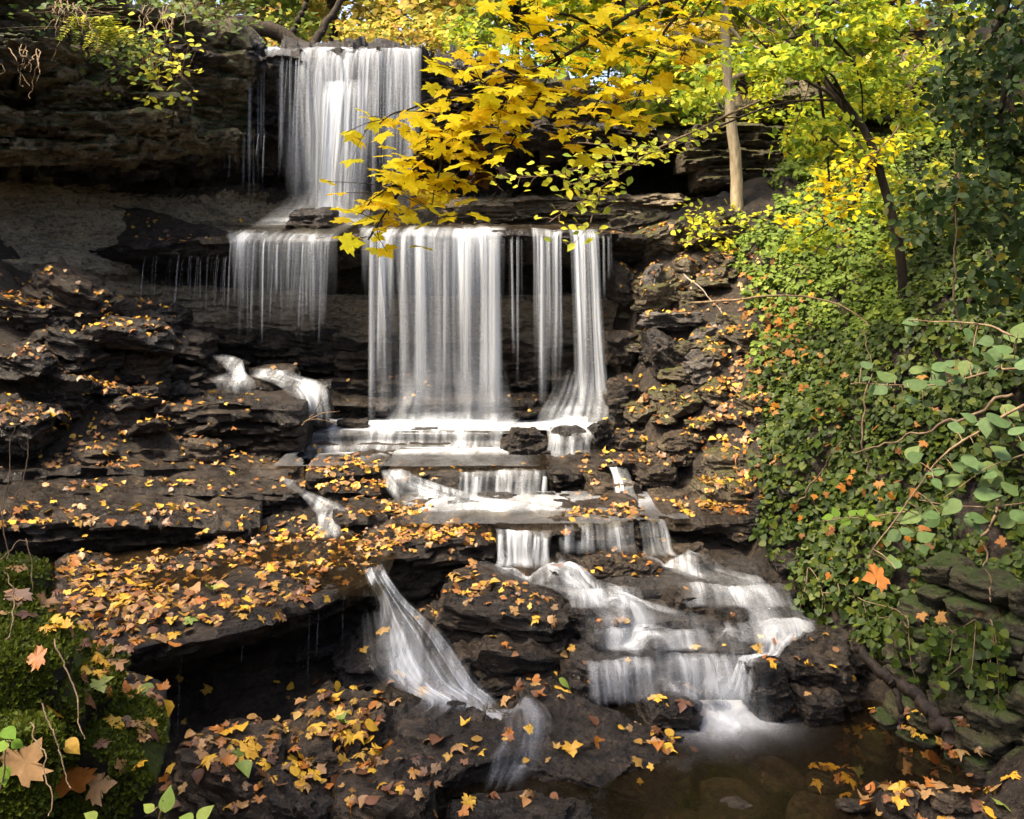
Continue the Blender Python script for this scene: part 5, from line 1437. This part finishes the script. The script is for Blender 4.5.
# ------------------------------------------------------------------ ivy on the right bank
def ivy():
    r = np.random.default_rng(80)
    n = 260000
    x = r.uniform(1.6, 7.0, n)
    y = r.uniform(4.2, 14.6, n)
    e = 0.02
    z = ground_z(x, y)
    zx = (ground_z(x + e, y) - z) / e
    zy = (ground_z(x, y + e) - z) / e
    nn = unit(np.stack([-zx, -zy, np.ones(n)], -1))
    keep = r.random(n) < np.clip(np.sqrt(zx ** 2 + zy ** 2 + 1) / 3.0, 0, 1)
    p = np.stack([x, y, z], -1)
    px, py = proj(p)
    nz = fbm(p * 1.7, 3, 81)
    edge = np.interp(py, [130, 200, 240, 300, 380, 450, 520, 560, 620, 660], [800, 780, 762, 752, 764, 766, 774, 790, 835, 890]) + 26 * nz + 30 * fbm(p * 4.0, 3, 88)
    keep &= px > edge
    keep &= (z > -3.0 + 0.25 * nz) & (px < 1150) & (py > 100)
    low = np.interp(px, [760, 830, 900, 960, 1024, 1200], [560, 620, 655, 660, 650, 640]) + 25 * nz
    keep &= py < low
    keep &= (fbm(p * 1.3, 3, 85) + 0.5 * fbm(p * 4.5, 2, 86)) > -0.46
    p, nn, nz = p[keep], nn[keep], nz[keep]
    bulge = 0.04 + 0.20 * np.clip(0.5 + 0.9 * fbm(p * 2.2, 4, 82), 0, 1.2)
    p = p + nn * (bulge * r.random(len(p)) ** 0.5)[:, None]
    m = len(p)
    ln = unit(nn * 0.7 + np.array([-0.15, -0.35, 0.5]) + r.normal(0, 0.45, (m, 3)))
    d = unit(r.normal(0, 0.7, (m, 3)) + np.array([-0.2, -0.2, -0.9]))
    sz = 0.050 * r.uniform(0.4, 1.5, m)
    px, py = proj(p)
    bright = (py < 330 + 40 * fbm(p * 0.9, 2, 83)) & (px < 905)  # upper leaves get a lighter green that stands for sunlight on them
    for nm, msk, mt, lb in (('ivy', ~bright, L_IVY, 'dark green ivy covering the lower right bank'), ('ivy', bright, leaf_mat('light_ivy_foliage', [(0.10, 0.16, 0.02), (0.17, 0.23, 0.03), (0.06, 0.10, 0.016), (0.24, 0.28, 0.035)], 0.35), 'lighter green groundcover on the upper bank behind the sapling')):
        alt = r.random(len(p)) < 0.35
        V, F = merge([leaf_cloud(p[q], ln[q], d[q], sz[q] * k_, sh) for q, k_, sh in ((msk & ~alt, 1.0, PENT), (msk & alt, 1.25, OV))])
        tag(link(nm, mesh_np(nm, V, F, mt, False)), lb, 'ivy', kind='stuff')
    # hanging runners over the dark recess
    tb, lv, starts = [], [], []
    for k in range(42):
        px0 = r.uniform(790, 1000)
        py0 = np.interp(px0, [790, 900, 1000], [585, 640, 650]) - r.uniform(5, 30)
        h = cam_hit(px0, py0)
        if h[0] is None:
            continue
        q = np.array(h[0]) + np.array([-0.05, -0.14, 0.05])
        ln_ = r.uniform(0.2, 0.6)
        pts = [q, q + np.array([r.normal(0, .03), -0.05, -ln_ * 0.5]), q + np.array([r.normal(0, .06), -0.04, -ln_])]
        starts.append(pts)
        tb.append(tube(pts, [0.004, 0.003, 0.002], 4, 8))
        c = lerp_rows(np.array(pts), r.random(int(46 * ln_)))
        lv.append(c + r.normal(0, 0.03, c.shape))
    qs = sorted([c[0].tolist() for c in starts])
    tb.append(tube(qs, [0.004] * len(qs), 4, 6 * len(qs)))
    V, F = merge(tb)
    root = thing('hanging_vine', 'leafy ivy runners hanging over the shaded rocks at the foot of the bank', 'vine', tuple(tb[0][0].mean(0)))
    mesh_local(root, 'stem', V, F, B_TWIG)
    c = np.vstack(lv)
    V, F = leaf_cloud(c, unit(np.array([-0.2, -0.7, 0.5]) + r.normal(0, .4, c.shape)), unit(r.normal(0, .6, c.shape) + np.array([0, 0, -1])), 0.055 * r.uniform(0.6, 1.3, len(c)), PENT)
    mesh_local(root, 'leaves', V, F, L_IVY)
    # fallen leaves caught in the ivy
    zone = [(780, 345, 40, 35, 48), (810, 400, 55, 40, 36), (890, 460, 80, 50, 26), (860, 540, 80, 50, 14), (960, 590, 60, 70, 12), (775, 300, 40, 40, 30), (950, 400, 70, 60, 12), (850, 250, 70, 60, 10)]
    P_, N_, D_ = [], [], []
    for cx, cy, rx, ry, n in zone:
        for _ in range(n):
            a, q = r.uniform(0, 6.28), math.sqrt(r.random())
            h = cam_hit(cx + rx * q * math.cos(a), cy + ry * q * math.sin(a))
            if h[0] is None:
                continue
            nv = np.array(h[1]) if h[1].z > 0 else -np.array(h[1])
            P_.append(np.array(h[0]) + nv * r.uniform(0.10, 0.20))
            N_.append(unit(nv + np.array([-.1, -.3, .5]) + r.normal(0, .75, 3)))
            D_.append(r.normal(0, 1, 3) + np.array([0, 0, -.5]))
    V, F = leaf_cloud(np.array(P_), np.array(N_), np.array(D_), 0.082 * r.uniform(0.5, 1.2, len(P_)), MAPLES[2])
    tag(link('caught_leaves', mesh_np('caught_leaves', V, F, leaf_mat('caught_leaf', [(0.40, 0.16, 0.018), (0.26, 0.09, 0.016), (0.30, 0.15, 0.04), (0.13, 0.055, 0.02)], 0.2))), 'orange fallen leaves caught in the ivy', 'leaf litter', kind='stuff')


ivy()


# ------------------------------------------------------------------ near shrub branches, right edge
def leafy_stem(name, label, line, leaves, r0, size, mat, seed, shape=OV2, wood=B_TWIG, extra=()):
    r = np.random.default_rng(seed)
    ln = px_line(line)
    root = thing(name, label, 'branch', ln[0])
    tb = [tube(ln, list(np.linspace(r0, r0 * 0.35, len(ln))), 6, seed=seed, wob=0.008)]
    for e in extra:
        tb.append(tube(px_line(e), [r0 * 0.6] + [r0 * 0.3] * (len(e) - 1), 5, seed=seed + 3, wob=0.006))
    ps, ns, ds, ss = [], [], [], []
    more = [(lx + r.normal(0, 9), ly + r.normal(0, 9), ang + r.normal(0, 50), sc * r.uniform(.55, .95)) for lx, ly, ang, sc in leaves] if len(leaves) > 5 and name == 'shrub_branch' else []
    for lx, ly, ang, sc in list(leaves) + more:
        Y = np.interp(lx, *zip(*sorted((p[0], p[2]) for p in line)))
        a = math.radians(ang)
        d = np.array([math.cos(a), r.normal(0, .25), math.sin(a)])
        s = size * sc * 0.66
        tip = P(lx, ly, Y + r.normal(0, .05))
        ps.append(tip - unit(d) * s * 0.5)
        ds.append(d)
        ns.append(unit(np.array([-0.15, -0.62, 0.8]) + r.normal(0, .28, 3)))
        ss.append(s)
        arr = lerp_rows(np.array(ln), np.linspace(0, 1, 40))
        near = arr[np.argmin(np.linalg.norm(arr - ps[-1], axis=1))]
        if np.linalg.norm(near - ps[-1]) < 0.11:
            tb.append(tube([near, (near + ps[-1]) / 2 + np.array([0, 0, .01]), ps[-1]], [0.0022, 0.002, 0.0015], 4, 6))
    V, F = merge(tb)
    mesh_local(root, 'stem', V, F, wood)
    V, F = leaf_cloud(np.array(ps), np.array(ns), np.array(ds), np.array(ss), shape)
    mesh_local(root, 'leaves', V, F, mat)
    return root


leafy_stem('shrub_branch', 'grey green leaved shrub branch reaching in from the right, above the other two',
           [(1090, 350, 3.3), (1024, 338, 3.4), (985, 325, 3.5), (940, 322, 3.6), (905, 320, 3.7)],
           [(910, 323, 195, 1.0), (1015, 330, 75, 1.3), (1010, 350, 100, 1.2), (985, 342, 200, 0.9), (965, 335, 250, 0.8), (1020, 360, 60, 1.0)], 0.0055, 0.105, L_GREYG, 91)
leafy_stem('shrub_branch', 'grey green leaved shrub branch spreading over the ivy in the middle of the right edge',
           [(1090, 362, 3.3), (1024, 368, 3.4), (985, 372, 3.5), (940, 385, 3.6), (900, 385, 3.65), (850, 384, 3.7)],
           [(890, 370, 110, 1.4), (942, 362, 40, 1.3), (953, 365, 45, 1.1), (935, 378, 200, 1.2), (1000, 355, 60, 1.5), (965, 370, 250, 1.1), (920, 384, 20, 1.2), (975, 375, 230, 1.0), (1020, 358, 90, 1.2), (880, 390, 200, .9), (913, 398, 10, 1.0), (995, 370, 215, 0.9), (870, 385, 190, .8)], 0.0055, 0.105, L_GREYG, 92)
leafy_stem('shrub_branch', 'long bare shrub stem with grey green leaves, lowest at the right edge',
           [(1090, 370, 3.2), (1024, 405, 3.25), (980, 430, 3.3), (945, 455, 3.35), (920, 485, 3.4), (890, 525, 3.45), (868, 556, 3.5)],
           [(960, 423, 80, 1.2), (1000, 422, 350, 1.6), (985, 420, 180, 1.0), (912, 451, 60, 1.0), (980, 460, 120, 1.3), (1005, 450, 60, 1.1), (965, 465, 280, 1.1), (990, 478, 200, 1.4), (1015, 482, 40, 1.3), (950, 505, 200, 1.2), (930, 518, 180, 1.3), (910, 516, 190, 1.2), (905, 535, 200, 1.1), (925, 540, 350, 1.0), (893, 557, 90, 1.0), (1010, 520, 20, 1.2), (985, 500, 330, 1.3), (955, 480, 20, 1.2), (940, 478, 250, 1.0), (1018, 440, 330, 1.1), (970, 520, 300, 1.1)], 0.006, 0.105, L_GREYG, 93,
           extra=[[(1024, 455, 3.3), (985, 470, 3.3), (945, 498, 3.35)], [(1040, 500, 3.3), (980, 508, 3.3), (920, 500, 3.4)]])
leafy_stem('seedling', 'small sprig of fresh bright green leaves poking out of the ivy', [(905, 512, 4.4), (880, 515, 4.4), (850, 518, 4.4), (820, 522, 4.4)],
           [(827, 517, 190, 1.0), (836, 512, 110, 1.0), (850, 511, 80, .9), (845, 521, 190, 1.0), (862, 512, 30, .9), (872, 518, 340, .9), (890, 512, 20, .8), (902, 508, 20, 1.0)], 0.004, 0.085, L_FRESH, 94)
branch_thing('bare_twig', 'thin bare twig arching over the ivy left of the sapling trunk', 'twig',
             [[(690, 303, 10.4), (735, 300, 10.2), (790, 295, 9.9), (840, 306, 9.6), (868, 325, 9.4), (885, 352, 9.2)]], 4, 0.05, L_LIME, [OV], 95, (0.05, 0.05, 0.03), (0, -.5, .8), B_TWIG, 0.016)
branch_thing('bare_twig', 'pale dead twig lying on the talus below the pale trunk', 'twig',
             [[(682, 274, 11.3), (700, 288, 11.2), (715, 304, 11.1)], [(715, 304, 11.1), (732, 322, 11.0), (760, 330, 10.9)]], 2, 0.05, L_LIME, [OV], 96, (0.05, 0.05, 0.03), (0, -.5, .8), bark_mat('bleached_twig', (0.35, 0.28, 0.2), (0.55, 0.46, 0.36)), 0.012)
for k, (lab, ln) in enumerate([
    ('thin bare twig crossing the ivy below the middle shrub branch', [(1010, 395, 4.6), (950, 420, 4.7), (895, 443, 4.8), (850, 455, 4.9)]),
    ('bare twig slanting through the ivy left of the fresh green sprig', [(795, 505, 6.6), (822, 470, 6.4), (850, 432, 6.2)]),
    ('upright bare twig in the ivy under the dark sapling', [(868, 470, 6.8), (862, 420, 6.8), (870, 372, 6.9), (866, 330, 7.0)]),
    ('dry stem dangling through the ivy at the right edge above the stone wall', [(1000, 500, 4.4), (985, 545, 4.4), (992, 600, 4.4)]),
    ('thin bare stem rising from the ivy beside the vine draped tree', [(960, 330, 6.2), (954, 250, 6.2), (962, 170, 6.3)])]):
    V, F = tube(px_line(ln), list(np.linspace(0.008, 0.003, len(ln))), 5, 30, 150 + k, 0.03)
    tag(centred('bare_twig', V, F, B_TWIG), lab, 'twig')
# dead log lower right
V, F = merge([tube([P(858, 648, 6.3), P(885, 672, 6.1), P(915, 698, 5.9), P(935, 720, 5.75), P(950, 738, 5.65)], [0.024, 0.036, 0.042, 0.045, 0.035], 10, 40, 5, 0.05),
              tube([P(893, 682, 6.0), P(899, 700, 5.95), P(902, 722, 5.9)], [0.024, 0.02, 0.018], 8, 14, 6, 0.02)])
o = centred('fallen_log', V, F, B_LOG)
tag(o, 'dark dead branch leaning from the ivy down to the clear pool at lower right', 'log')
# fallen trunks at the top of the falls
V, F = merge([tube([P(225, 18, 15.6), P(258, 26, 15.5), P(285, 38, 15.4), P(312, 54, 15.3)], [0.10, 0.12, 0.13, 0.14], 10, 30, 7, 0.05),
              tube([P(312, 54, 15.4), P(318, 35, 15.6), P(330, 18, 15.8), P(345, -5, 16)], [0.09, 0.07, 0.06, 0.05], 8, 20, 8, 0.05),
              tube([P(290, 40, 15.4), P(298, 20, 15.5), P(308, 0, 15.6)], [0.06, 0.05, 0.04], 8, 16, 9, 0.05)])
o = centred('fallen_tree', V, F, B_DARK)
tag(o, 'dark fallen trunk with bare limbs lying at the brink of the upper waterfall', 'trunk')

# ------------------------------------------------------------------ plants on the left cliff top
for k, (lab, x, y, Y, nl, sp, mt, sz) in enumerate([
    ('low green leafy plant clinging to the left cliff face, above the cave', 120, 48, 11.4, 150, (0.22, 0.16, 0.14), L_GREEN, 0.10),
    ('bright leafy plant hanging on the left cliff face, nearest the upper waterfall', 150, 66, 11.8, 150, (0.16, 0.14, 0.24), L_LIME, 0.10),
    ('small leafy tuft at the rim of the left cliff, beside the dead vines', 60, 12, 11.0, 100, (0.3, 0.2, 0.1), L_GREEN, 0.09),
    ('leafy shrub on the cliff rim behind the dead vines', 185, 14, 13.6, 260, (0.5, 0.4, 0.2), L_GREEN, 0.11),
]):
    branch_thing('cliff_plant', lab, 'plant', [[(x, y - 14, Y), (x + 4, y, Y - .1), (x + 10, y + 22, Y - .15)], [(x, y - 10, Y), (x + 22, y, Y - .1), (x + 34, y + 14, Y - .15)], [(x, y - 10, Y), (x - 18, y, Y), (x - 30, y + 8, Y)]],
                 nl, sz, mt, [OV], 110 + k, sp, (0.1, -0.6, 0.7), B_TWIG, 0.008)


def fern(label, x, y, Y, seed):
    r = np.random.default_rng(seed)
    base = P(x, y, Y)
    root = thing('fern', label, 'fern', base)
    for k in range(7):
        a = r.uniform(-2.6, 0.2)
        ln = r.uniform(0.3, 0.5)
        d = np.array([math.cos(a), -0.5 + 0.3 * r.random(), 0])
        pts = [base, base + d * ln * 0.5 + np.array([0, 0, 0.12]), base + d * ln + np.array([0, 0, -0.12 - 0.1 * r.random()])]
        s = lerp_rows(np.array(pts), np.linspace(0.12, 1, 26))
        tg = unit(np.gradient(s, axis=0))
        side = unit(np.cross(tg, np.array([0, -0.5, 0.85])))
        P_ = np.vstack([s, s])
        D_ = np.vstack([side + tg * 0.3, -side + tg * 0.3])
        N_ = np.tile(np.array([[0, -0.5, 0.85]]), (52, 1)) + r.normal(0, .1, (52, 3))
        size = np.tile(0.10 * np.sin(np.linspace(0.35, 3.0, 26)), 2)
        lv = leaf_cloud(P_, N_, D_, size, LANCE)
        V, F = merge([lv, tube(pts, [0.004, 0.003, 0.0015], 4, 10)])
        mesh_local(root, 'frond', V, F, L_LIME)


fern('yellowish fern with drooping fronds on the left cliff face', 92, 30, 11.0, 121)
fern('smaller fern just left of the leafy plants on the left cliff', 112, 40, 11.3, 122)

# dead vines and roots dangling from the rim
for k, (x0, y0, Y, n, lab) in enumerate([(20, 50, 10.4, 9, 'tangle of pale bare roots hanging under the rim at the left edge'),
                                         (70, 4, 10.8, 10, 'bare dead vines hanging over the cliff rim above the fern'),
                                         (155, 10, 12.2, 14, 'bare dead vines hanging at the cliff rim near the upper waterfall')]):
    r = np.random.default_rng(130 + k)
    tb = []
    for j in range(n):
        x, y = x0 + r.uniform(-22, 26), y0 + r.uniform(-8, 6)
        ln = r.uniform(15, 55)
        pts = [P(x, y, Y + .05)]
        for q in range(3):
            x += r.normal(0, 6)
            y += ln / 3
            pts.append(P(x, y, Y - 0.25 + r.normal(0, .06)))
        tb.append(tube(pts, [0.006, 0.005, 0.004, 0.002], 5, 26, k * 20 + j, 0.03))
    V, F = merge(tb)
    tag(centred('dead_vine', V, F, B_TWIG), lab, 'dead vine')

# dry stalks at the left edge, big leaves on the mossy bank
for k, (lab, rows) in enumerate([
    ('dry bent stalk at the left edge, beside the leafy ledges', [[(8, 560, 4.6), (4, 520, 4.6), (10, 460, 4.6), (18, 410, 4.6)], [(8, 520, 4.6), (22, 480, 4.6), (30, 430, 4.6)], [(0, 560, 4.6), (26, 540, 4.6), (34, 590, 4.5)]]),
    ('pale dry stems straggling down the mossy bank', [[(40, 700, 3.6), (55, 740, 3.55), (70, 790, 3.5)], [(52, 640, 3.8), (75, 690, 3.7), (82, 740, 3.6)], [(30, 720, 3.6), (45, 760, 3.5), (50, 815, 3.4)], [(8, 640, 3.7), (14, 600, 3.8), (4, 570, 3.9)]])]):
    tb = [tube(px_line(t), [0.0032, 0.0028, 0.0022, 0.0016][:len(t)], 5, 26, 140 + j + 10 * k, 0.015) for j, t in enumerate(rows)]
    V, F = merge(tb)
    tag(centred('dry_stalk', V, F, B_TWIG), lab, 'dry stalk')


def near_leaf(label, px, py, Y, size, rot, c, tilt=(0, -0.7, 0.7), shape=None, mat=None, name='fallen_leaf', grp=None):
    h = cam_hit(px, py)
    p = np.array(h[0]) if h[0] is not None and abs(h[0].y - Y) < 2.0 else P(px, py, Y)
    n = unit(tilt)
    p = p - unit(p) * 0.04
    d = np.array([math.cos(R(rot)), 0.1, math.sin(R(rot))])
    V, F = leaf_cloud(p[None] * 1.0, n[None], d[None], size, shape or maple_shape(0.1, 0.1, int(px)))
    o = centred(name, V, F, mat or FALL[c])
    tag(o, label, 'leaf', grp)


near_leaf('large tan fallen maple leaf in the lower left corner, on the mossy bank', 26, 762, 3.5, 0.17, 60, 'tan', (0.3, -0.8, 0.4))
near_leaf('large orange fallen maple leaf at the lower left, lobes spread on the mossy bank', 72, 776, 3.5, 0.19, 100, 'orange')
near_leaf('tan fallen maple leaf right of the large orange one on the mossy bank', 100, 786, 3.5, 0.14, 10, 'tan')
near_leaf('narrow golden fallen leaf standing on the mossy bank', 66, 740, 3.6, 0.09, 310, 'yellow', shape=OV2)
near_leaf('curled orange fallen leaf hanging on the upper mossy bank', 36, 658, 3.8, 0.10, 200, 'orange')
near_leaf('brown curled fallen leaf at the left edge on the small mossy block', 18, 598, 4.4, 0.12, 270, 'brown')
near_leaf('single tan leaf caught on the ivy tips under the grey green shrub', 876, 577, 4.6, 0.13, 200, 'orange')
leafy_stem('seedling', 'fresh green leafy seedling at the bottom left corner', [(-20, 840, 3.2), (2, 780, 3.2), (6, 745, 3.2)],
           [(10, 736, 320, 1.0), (2, 748, 200, .9), (4, 776, 280, 1.0), (18, 745, 330, .7)], 0.005, 0.10, L_FRESH, 98)
leafy_stem('seedling', 'green leafy seedling at the bottom edge beside the mossy bank', [(150, 860, 3.2), (160, 820, 3.2), (163, 800, 3.2)],
           [(163, 800, 100, 1.4), (205, 812, 40, 1.1), (90, 815, 160, .9), (185, 818, 170, 1.0), (148, 806, 140, .8)], 0.005, 0.09, L_GREEN, 99)

tb = [tube([P(302, 424, 9.9), P(318, 414, 9.8), P(340, 412, 9.75)], [0.007, 0.005, 0.002], 5, 14, 3, 0.02),
      tube([P(310, 418, 9.85), P(318, 405, 9.8), P(322, 395, 9.8)], [0.005, 0.004, 0.002], 5, 14, 4, 0.02),
      tube([P(308, 420, 9.87), P(326, 420, 9.8), P(336, 424, 9.75)], [0.005, 0.004, 0.002], 5, 14, 5, 0.02)]
V, F = merge(tb)
tag(centred('twig', V, F, B_TWIG), 'bare forked twig sticking out beside the right end of the squared black block', 'twig')
r = np.random.default_rng(222)
pc = P(486, 168, 4.72) + r.normal(0, 1, (14, 3)) * np.array([0.035, 0.03, 0.055])
V, F = leaf_cloud(pc, rnd_dirs(14, r), np.tile([0.1, 0, -1.0], (14, 1)) + r.normal(0, .4, (14, 3)), 0.12 * r.uniform(.6, 1.1, 14), maple_shape(0.55, 0.35, 9))
tag(centred('dead_leaf_clump', V, F, FALL['brown']), 'withered brown clump of dead leaves hanging under the maple branch', 'dead leaves')

# ------------------------------------------------------------------ background wood
BG = [
    # label, px, top py, Y, crown (x0,x1,y0,y1), n clumps, leaves, material, trunk r
    ('green leaved tree behind the left cliff rim, beside the fallen trunk', 205, 19, (150, 300, -130, 40), L_BACKG, 0.10),
    ('yellow green tree standing behind the brink of the upper waterfall', 330, 21, (265, 400, -150, 48), L_BACKY, 0.12),
    ('bushy golden tree above the right half of the upper waterfall', 430, 20, (375, 500, -130, 50), L_BACKY, 0.10),
    ('green tree right of the upper waterfall, behind the maple branch', 520, 18, (450, 590, -120, 55), L_BACKG, 0.10),
    ('tall yellow tree behind the maple branch, left of the pale trunk', 630, 19, (570, 720, -150, 70), L_BACKY, 0.12),
    ('green tree behind the pale trunk', 760, 18, (690, 840, -150, 90), L_BACKG, 0.12),
    ('yellow green tree on the bank behind the dark sapling', 880, 17, (800, 960, -150, 110), L_BACKY, 0.10),
    ('dark green tree high on the right bank, behind the vine draped tree', 1000, 15, (930, 1100, -150, 150), L_BACKG, 0.12),
    ('far golden tree seen through the gap above the upper waterfall', 380, 34, (300, 470, -60, 40), L_BACKY, 0.16),
    ('far green tree at the left end of the skyline gap', 270, 32, (180, 340, -70, 30), L_BACKG, 0.16),
    ('tall green tree closing the skyline right of the pale trunk', 800, 25, (700, 900, -170, 70), L_BACKG, 0.16),
    ('tall yellow tree closing the skyline behind the vine draped tree', 940, 24, (860, 1060, -170, 80), L_BACKY, 0.16),
    ('tall green tree closing the skyline behind the maple branch', 640, 27, (540, 740, -170, 60), L_BACKG, 0.16),
    ('green bush growing on the left cliff top', 110, 16, (30, 190, -120, 8), L_BACKG, 0.06),
    ('far pale yellow tree right of the skyline gap', 530, 33, (440, 640, -80, 40), L_BACKY, 0.16),
    ('far green tree behind the pale trunk, deep in the wood', 720, 32, (620, 840, -90, 50), L_BACKG, 0.16),
]
for k, (lab, px, Y, (x0, x1, y0, y1), mt, tr) in enumerate(BG):
    r = np.random.default_rng(300 + k)
    x = (px - CX) * Y / F_PX
    zb = float(ground_z(x, Y))
    top = P(px, y0, Y)[2]
    tpts = [(x, Y, zb - 0.2), (x + r.normal(0, .15), Y, zb + (top - zb) * .35), (x + r.normal(0, .3), Y, zb + (top - zb) * .7), (x + r.normal(0, .4), Y, top)]
    sc = Y / 19.0
    cl = px_clumps(r, 46, x0, x1, y0, y1, Y - 1.2 * sc, Y + 1.4 * sc, 0.55 * sc)
    crown_tree('tree', lab, (x, Y, zb), tpts, tr, cl, 3000, 0.15 * sc, mt, PENT, 300 + k, B_DARK, flatz=0.6, limbs=9)
# undergrowth on the bank behind the falls
for k, (lab, x0, x1, y0, y1, Y, mt, n) in enumerate([
    ('yellow green bush on the rim right of the upper waterfall', 455, 560, 30, 100, 15.6, L_YGREEN, 900),
    ('dark ivy clad bush on the rim behind the maple branch', 520, 640, 60, 120, 15.6, L_IVY, 1300),
    ('light green bush at the foot of the pale trunk', 690, 780, 212, 245, 12.3, L_LIME, 500),
    ('yellow green bush behind the pale trunk, above the layered rock', 680, 800, 60, 130, 15.2, L_YGREEN, 1200),
    ('green bush on the bank between the pale trunk and the dark sapling', 790, 900, 120, 230, 12.5, L_LIME, 1700),
    ('yellow green thicket on the bank top between the sapling and the vine draped tree', 830, 980, -10, 140, 13.0, L_YGREEN, 2600),
    ('yellow leaved thicket on the bank behind the layered outcrop', 640, 800, 10, 100, 17.0, L_BACKY, 2600),
    ('tall lime green shrub on the bank behind the dark sapling trunk', 880, 1020, 80, 260, 10.5, L_LIME, 2600),
    ('low golden bush along the brink of the upper waterfall', 345, 470, 22, 50, 17.5, L_BACKY, 900),
]):
    r = np.random.default_rng(340 + k)
    x = ((x0 + x1) / 2 - CX) * Y / F_PX
    zb = float(ground_z(x, Y))
    cl = px_clumps(r, 24, x0, x1, y0, y1, Y - .5, Y + .6, 0.30 * Y / 14)
    zc = P(0, y1, Y)[2]
    crown_tree('bush', lab, (x, Y, min(zb, zc)), [(x, Y, min(zb, zc) - .1), (x, Y, (zb + zc) / 2 + .1), (x + .1, Y, P(0, (y0 + y1) / 2, Y)[2])], 0.03, cl, n, 0.10 * Y / 14, mt, OV, 340 + k, B_TWIG, flatz=0.7, limbs=14, cat='bush')

for k, (x, y, zc, rad, nn) in enumerate([(-5.7, 4.0, 8.6, 1.1, 1300), (-7.6, 3.4, 8.6, 1.3, 1700), (-2.1, 4.4, 9.2, 1.0, 2600)]):  # unseen trees added to shade the foreground and the lower ivy
    r = np.random.default_rng(380 + k)
    zb = float(ground_z(x, y))
    off = (1.5, 0.3, 3.4)[k]
    cl = [(x + r.normal(0, .9), y + r.normal(0, .9), zc + r.normal(0, .7), rad * r.uniform(.4, .8)) for _ in range(16)]
    crown_tree('tree', ['tall tree on the left bank, outside the view, nearest the plate of leaves', 'tall tree on the left bank, outside the view, near the camera', 'tall tree leaning over the ravine, outside the view'][k], (x - off, y, zb), [(x - off, y, zb - .2), (x - off, y, zb + 3), (x - off * .3, y, zc - 1), (x + .2, y, zc + 1)], 0.16, cl, nn, 0.3, L_BACKG, PENT, 380 + k, B_DARK, flatz=0.6, limbs=10)

# ------------------------------------------------------------------ camera and light
cam = bpy.data.cameras.new('camera')
cam.sensor_width = 36
cam.lens = F_PX / 1024 * 36
cam.shift_y = -(409.5 - HY) / 1024
cam.clip_start = 0.05
cam.clip_end = 1000
co = bpy.data.objects.new('camera', cam)
COL.objects.link(co)
co.rotation_euler = (R(90), 0, 0)
SC.camera = co

sdir = Vector((-0.45, -0.14, 0.88)).normalized()
sun = bpy.data.lights.new('sun', 'SUN')
sun.energy = 3.1
sun.angle = R(12)
sun.color = (1.0, 0.88, 0.68)
so = bpy.data.objects.new('sun', sun)
COL.objects.link(so)
so.rotation_euler = sdir.to_track_quat('Z', 'Y').to_euler()
so.location = sdir * 30
wd = bpy.data.worlds.new('World')
SC.world = wd
wd.use_nodes = True
nt = wd.node_tree
bg = nt.nodes['Background']
sky = nt.nodes.new('ShaderNodeTexSky')
sky.sky_type = 'NISHITA'
sky.sun_disc = False
sky.dust_density = 5.0
sky.air_density = 0.7
sky.ozone_density = 0.3
sky.sun_elevation = math.asin(sdir.z)
sky.sun_rotation = math.atan2(sdir.x, sdir.y)
nt.links.new(sky.outputs[0], bg.inputs[0])
bg.inputs[1].default_value = 0.14
SC.view_settings.view_transform = 'Standard'
SC.view_settings.look = 'None'
SC.view_settings.exposure = 2.0
SC.view_settings.gamma = 1
SC.view_settings.use_curve_mapping = False
SC.cycles.transparent_max_bounces = 24
SC.cycles.max_bounces = 6
SC.cycles.diffuse_bounces = 3
SC.cycles.glossy_bounces = 3
SC.cycles.use_denoising = True
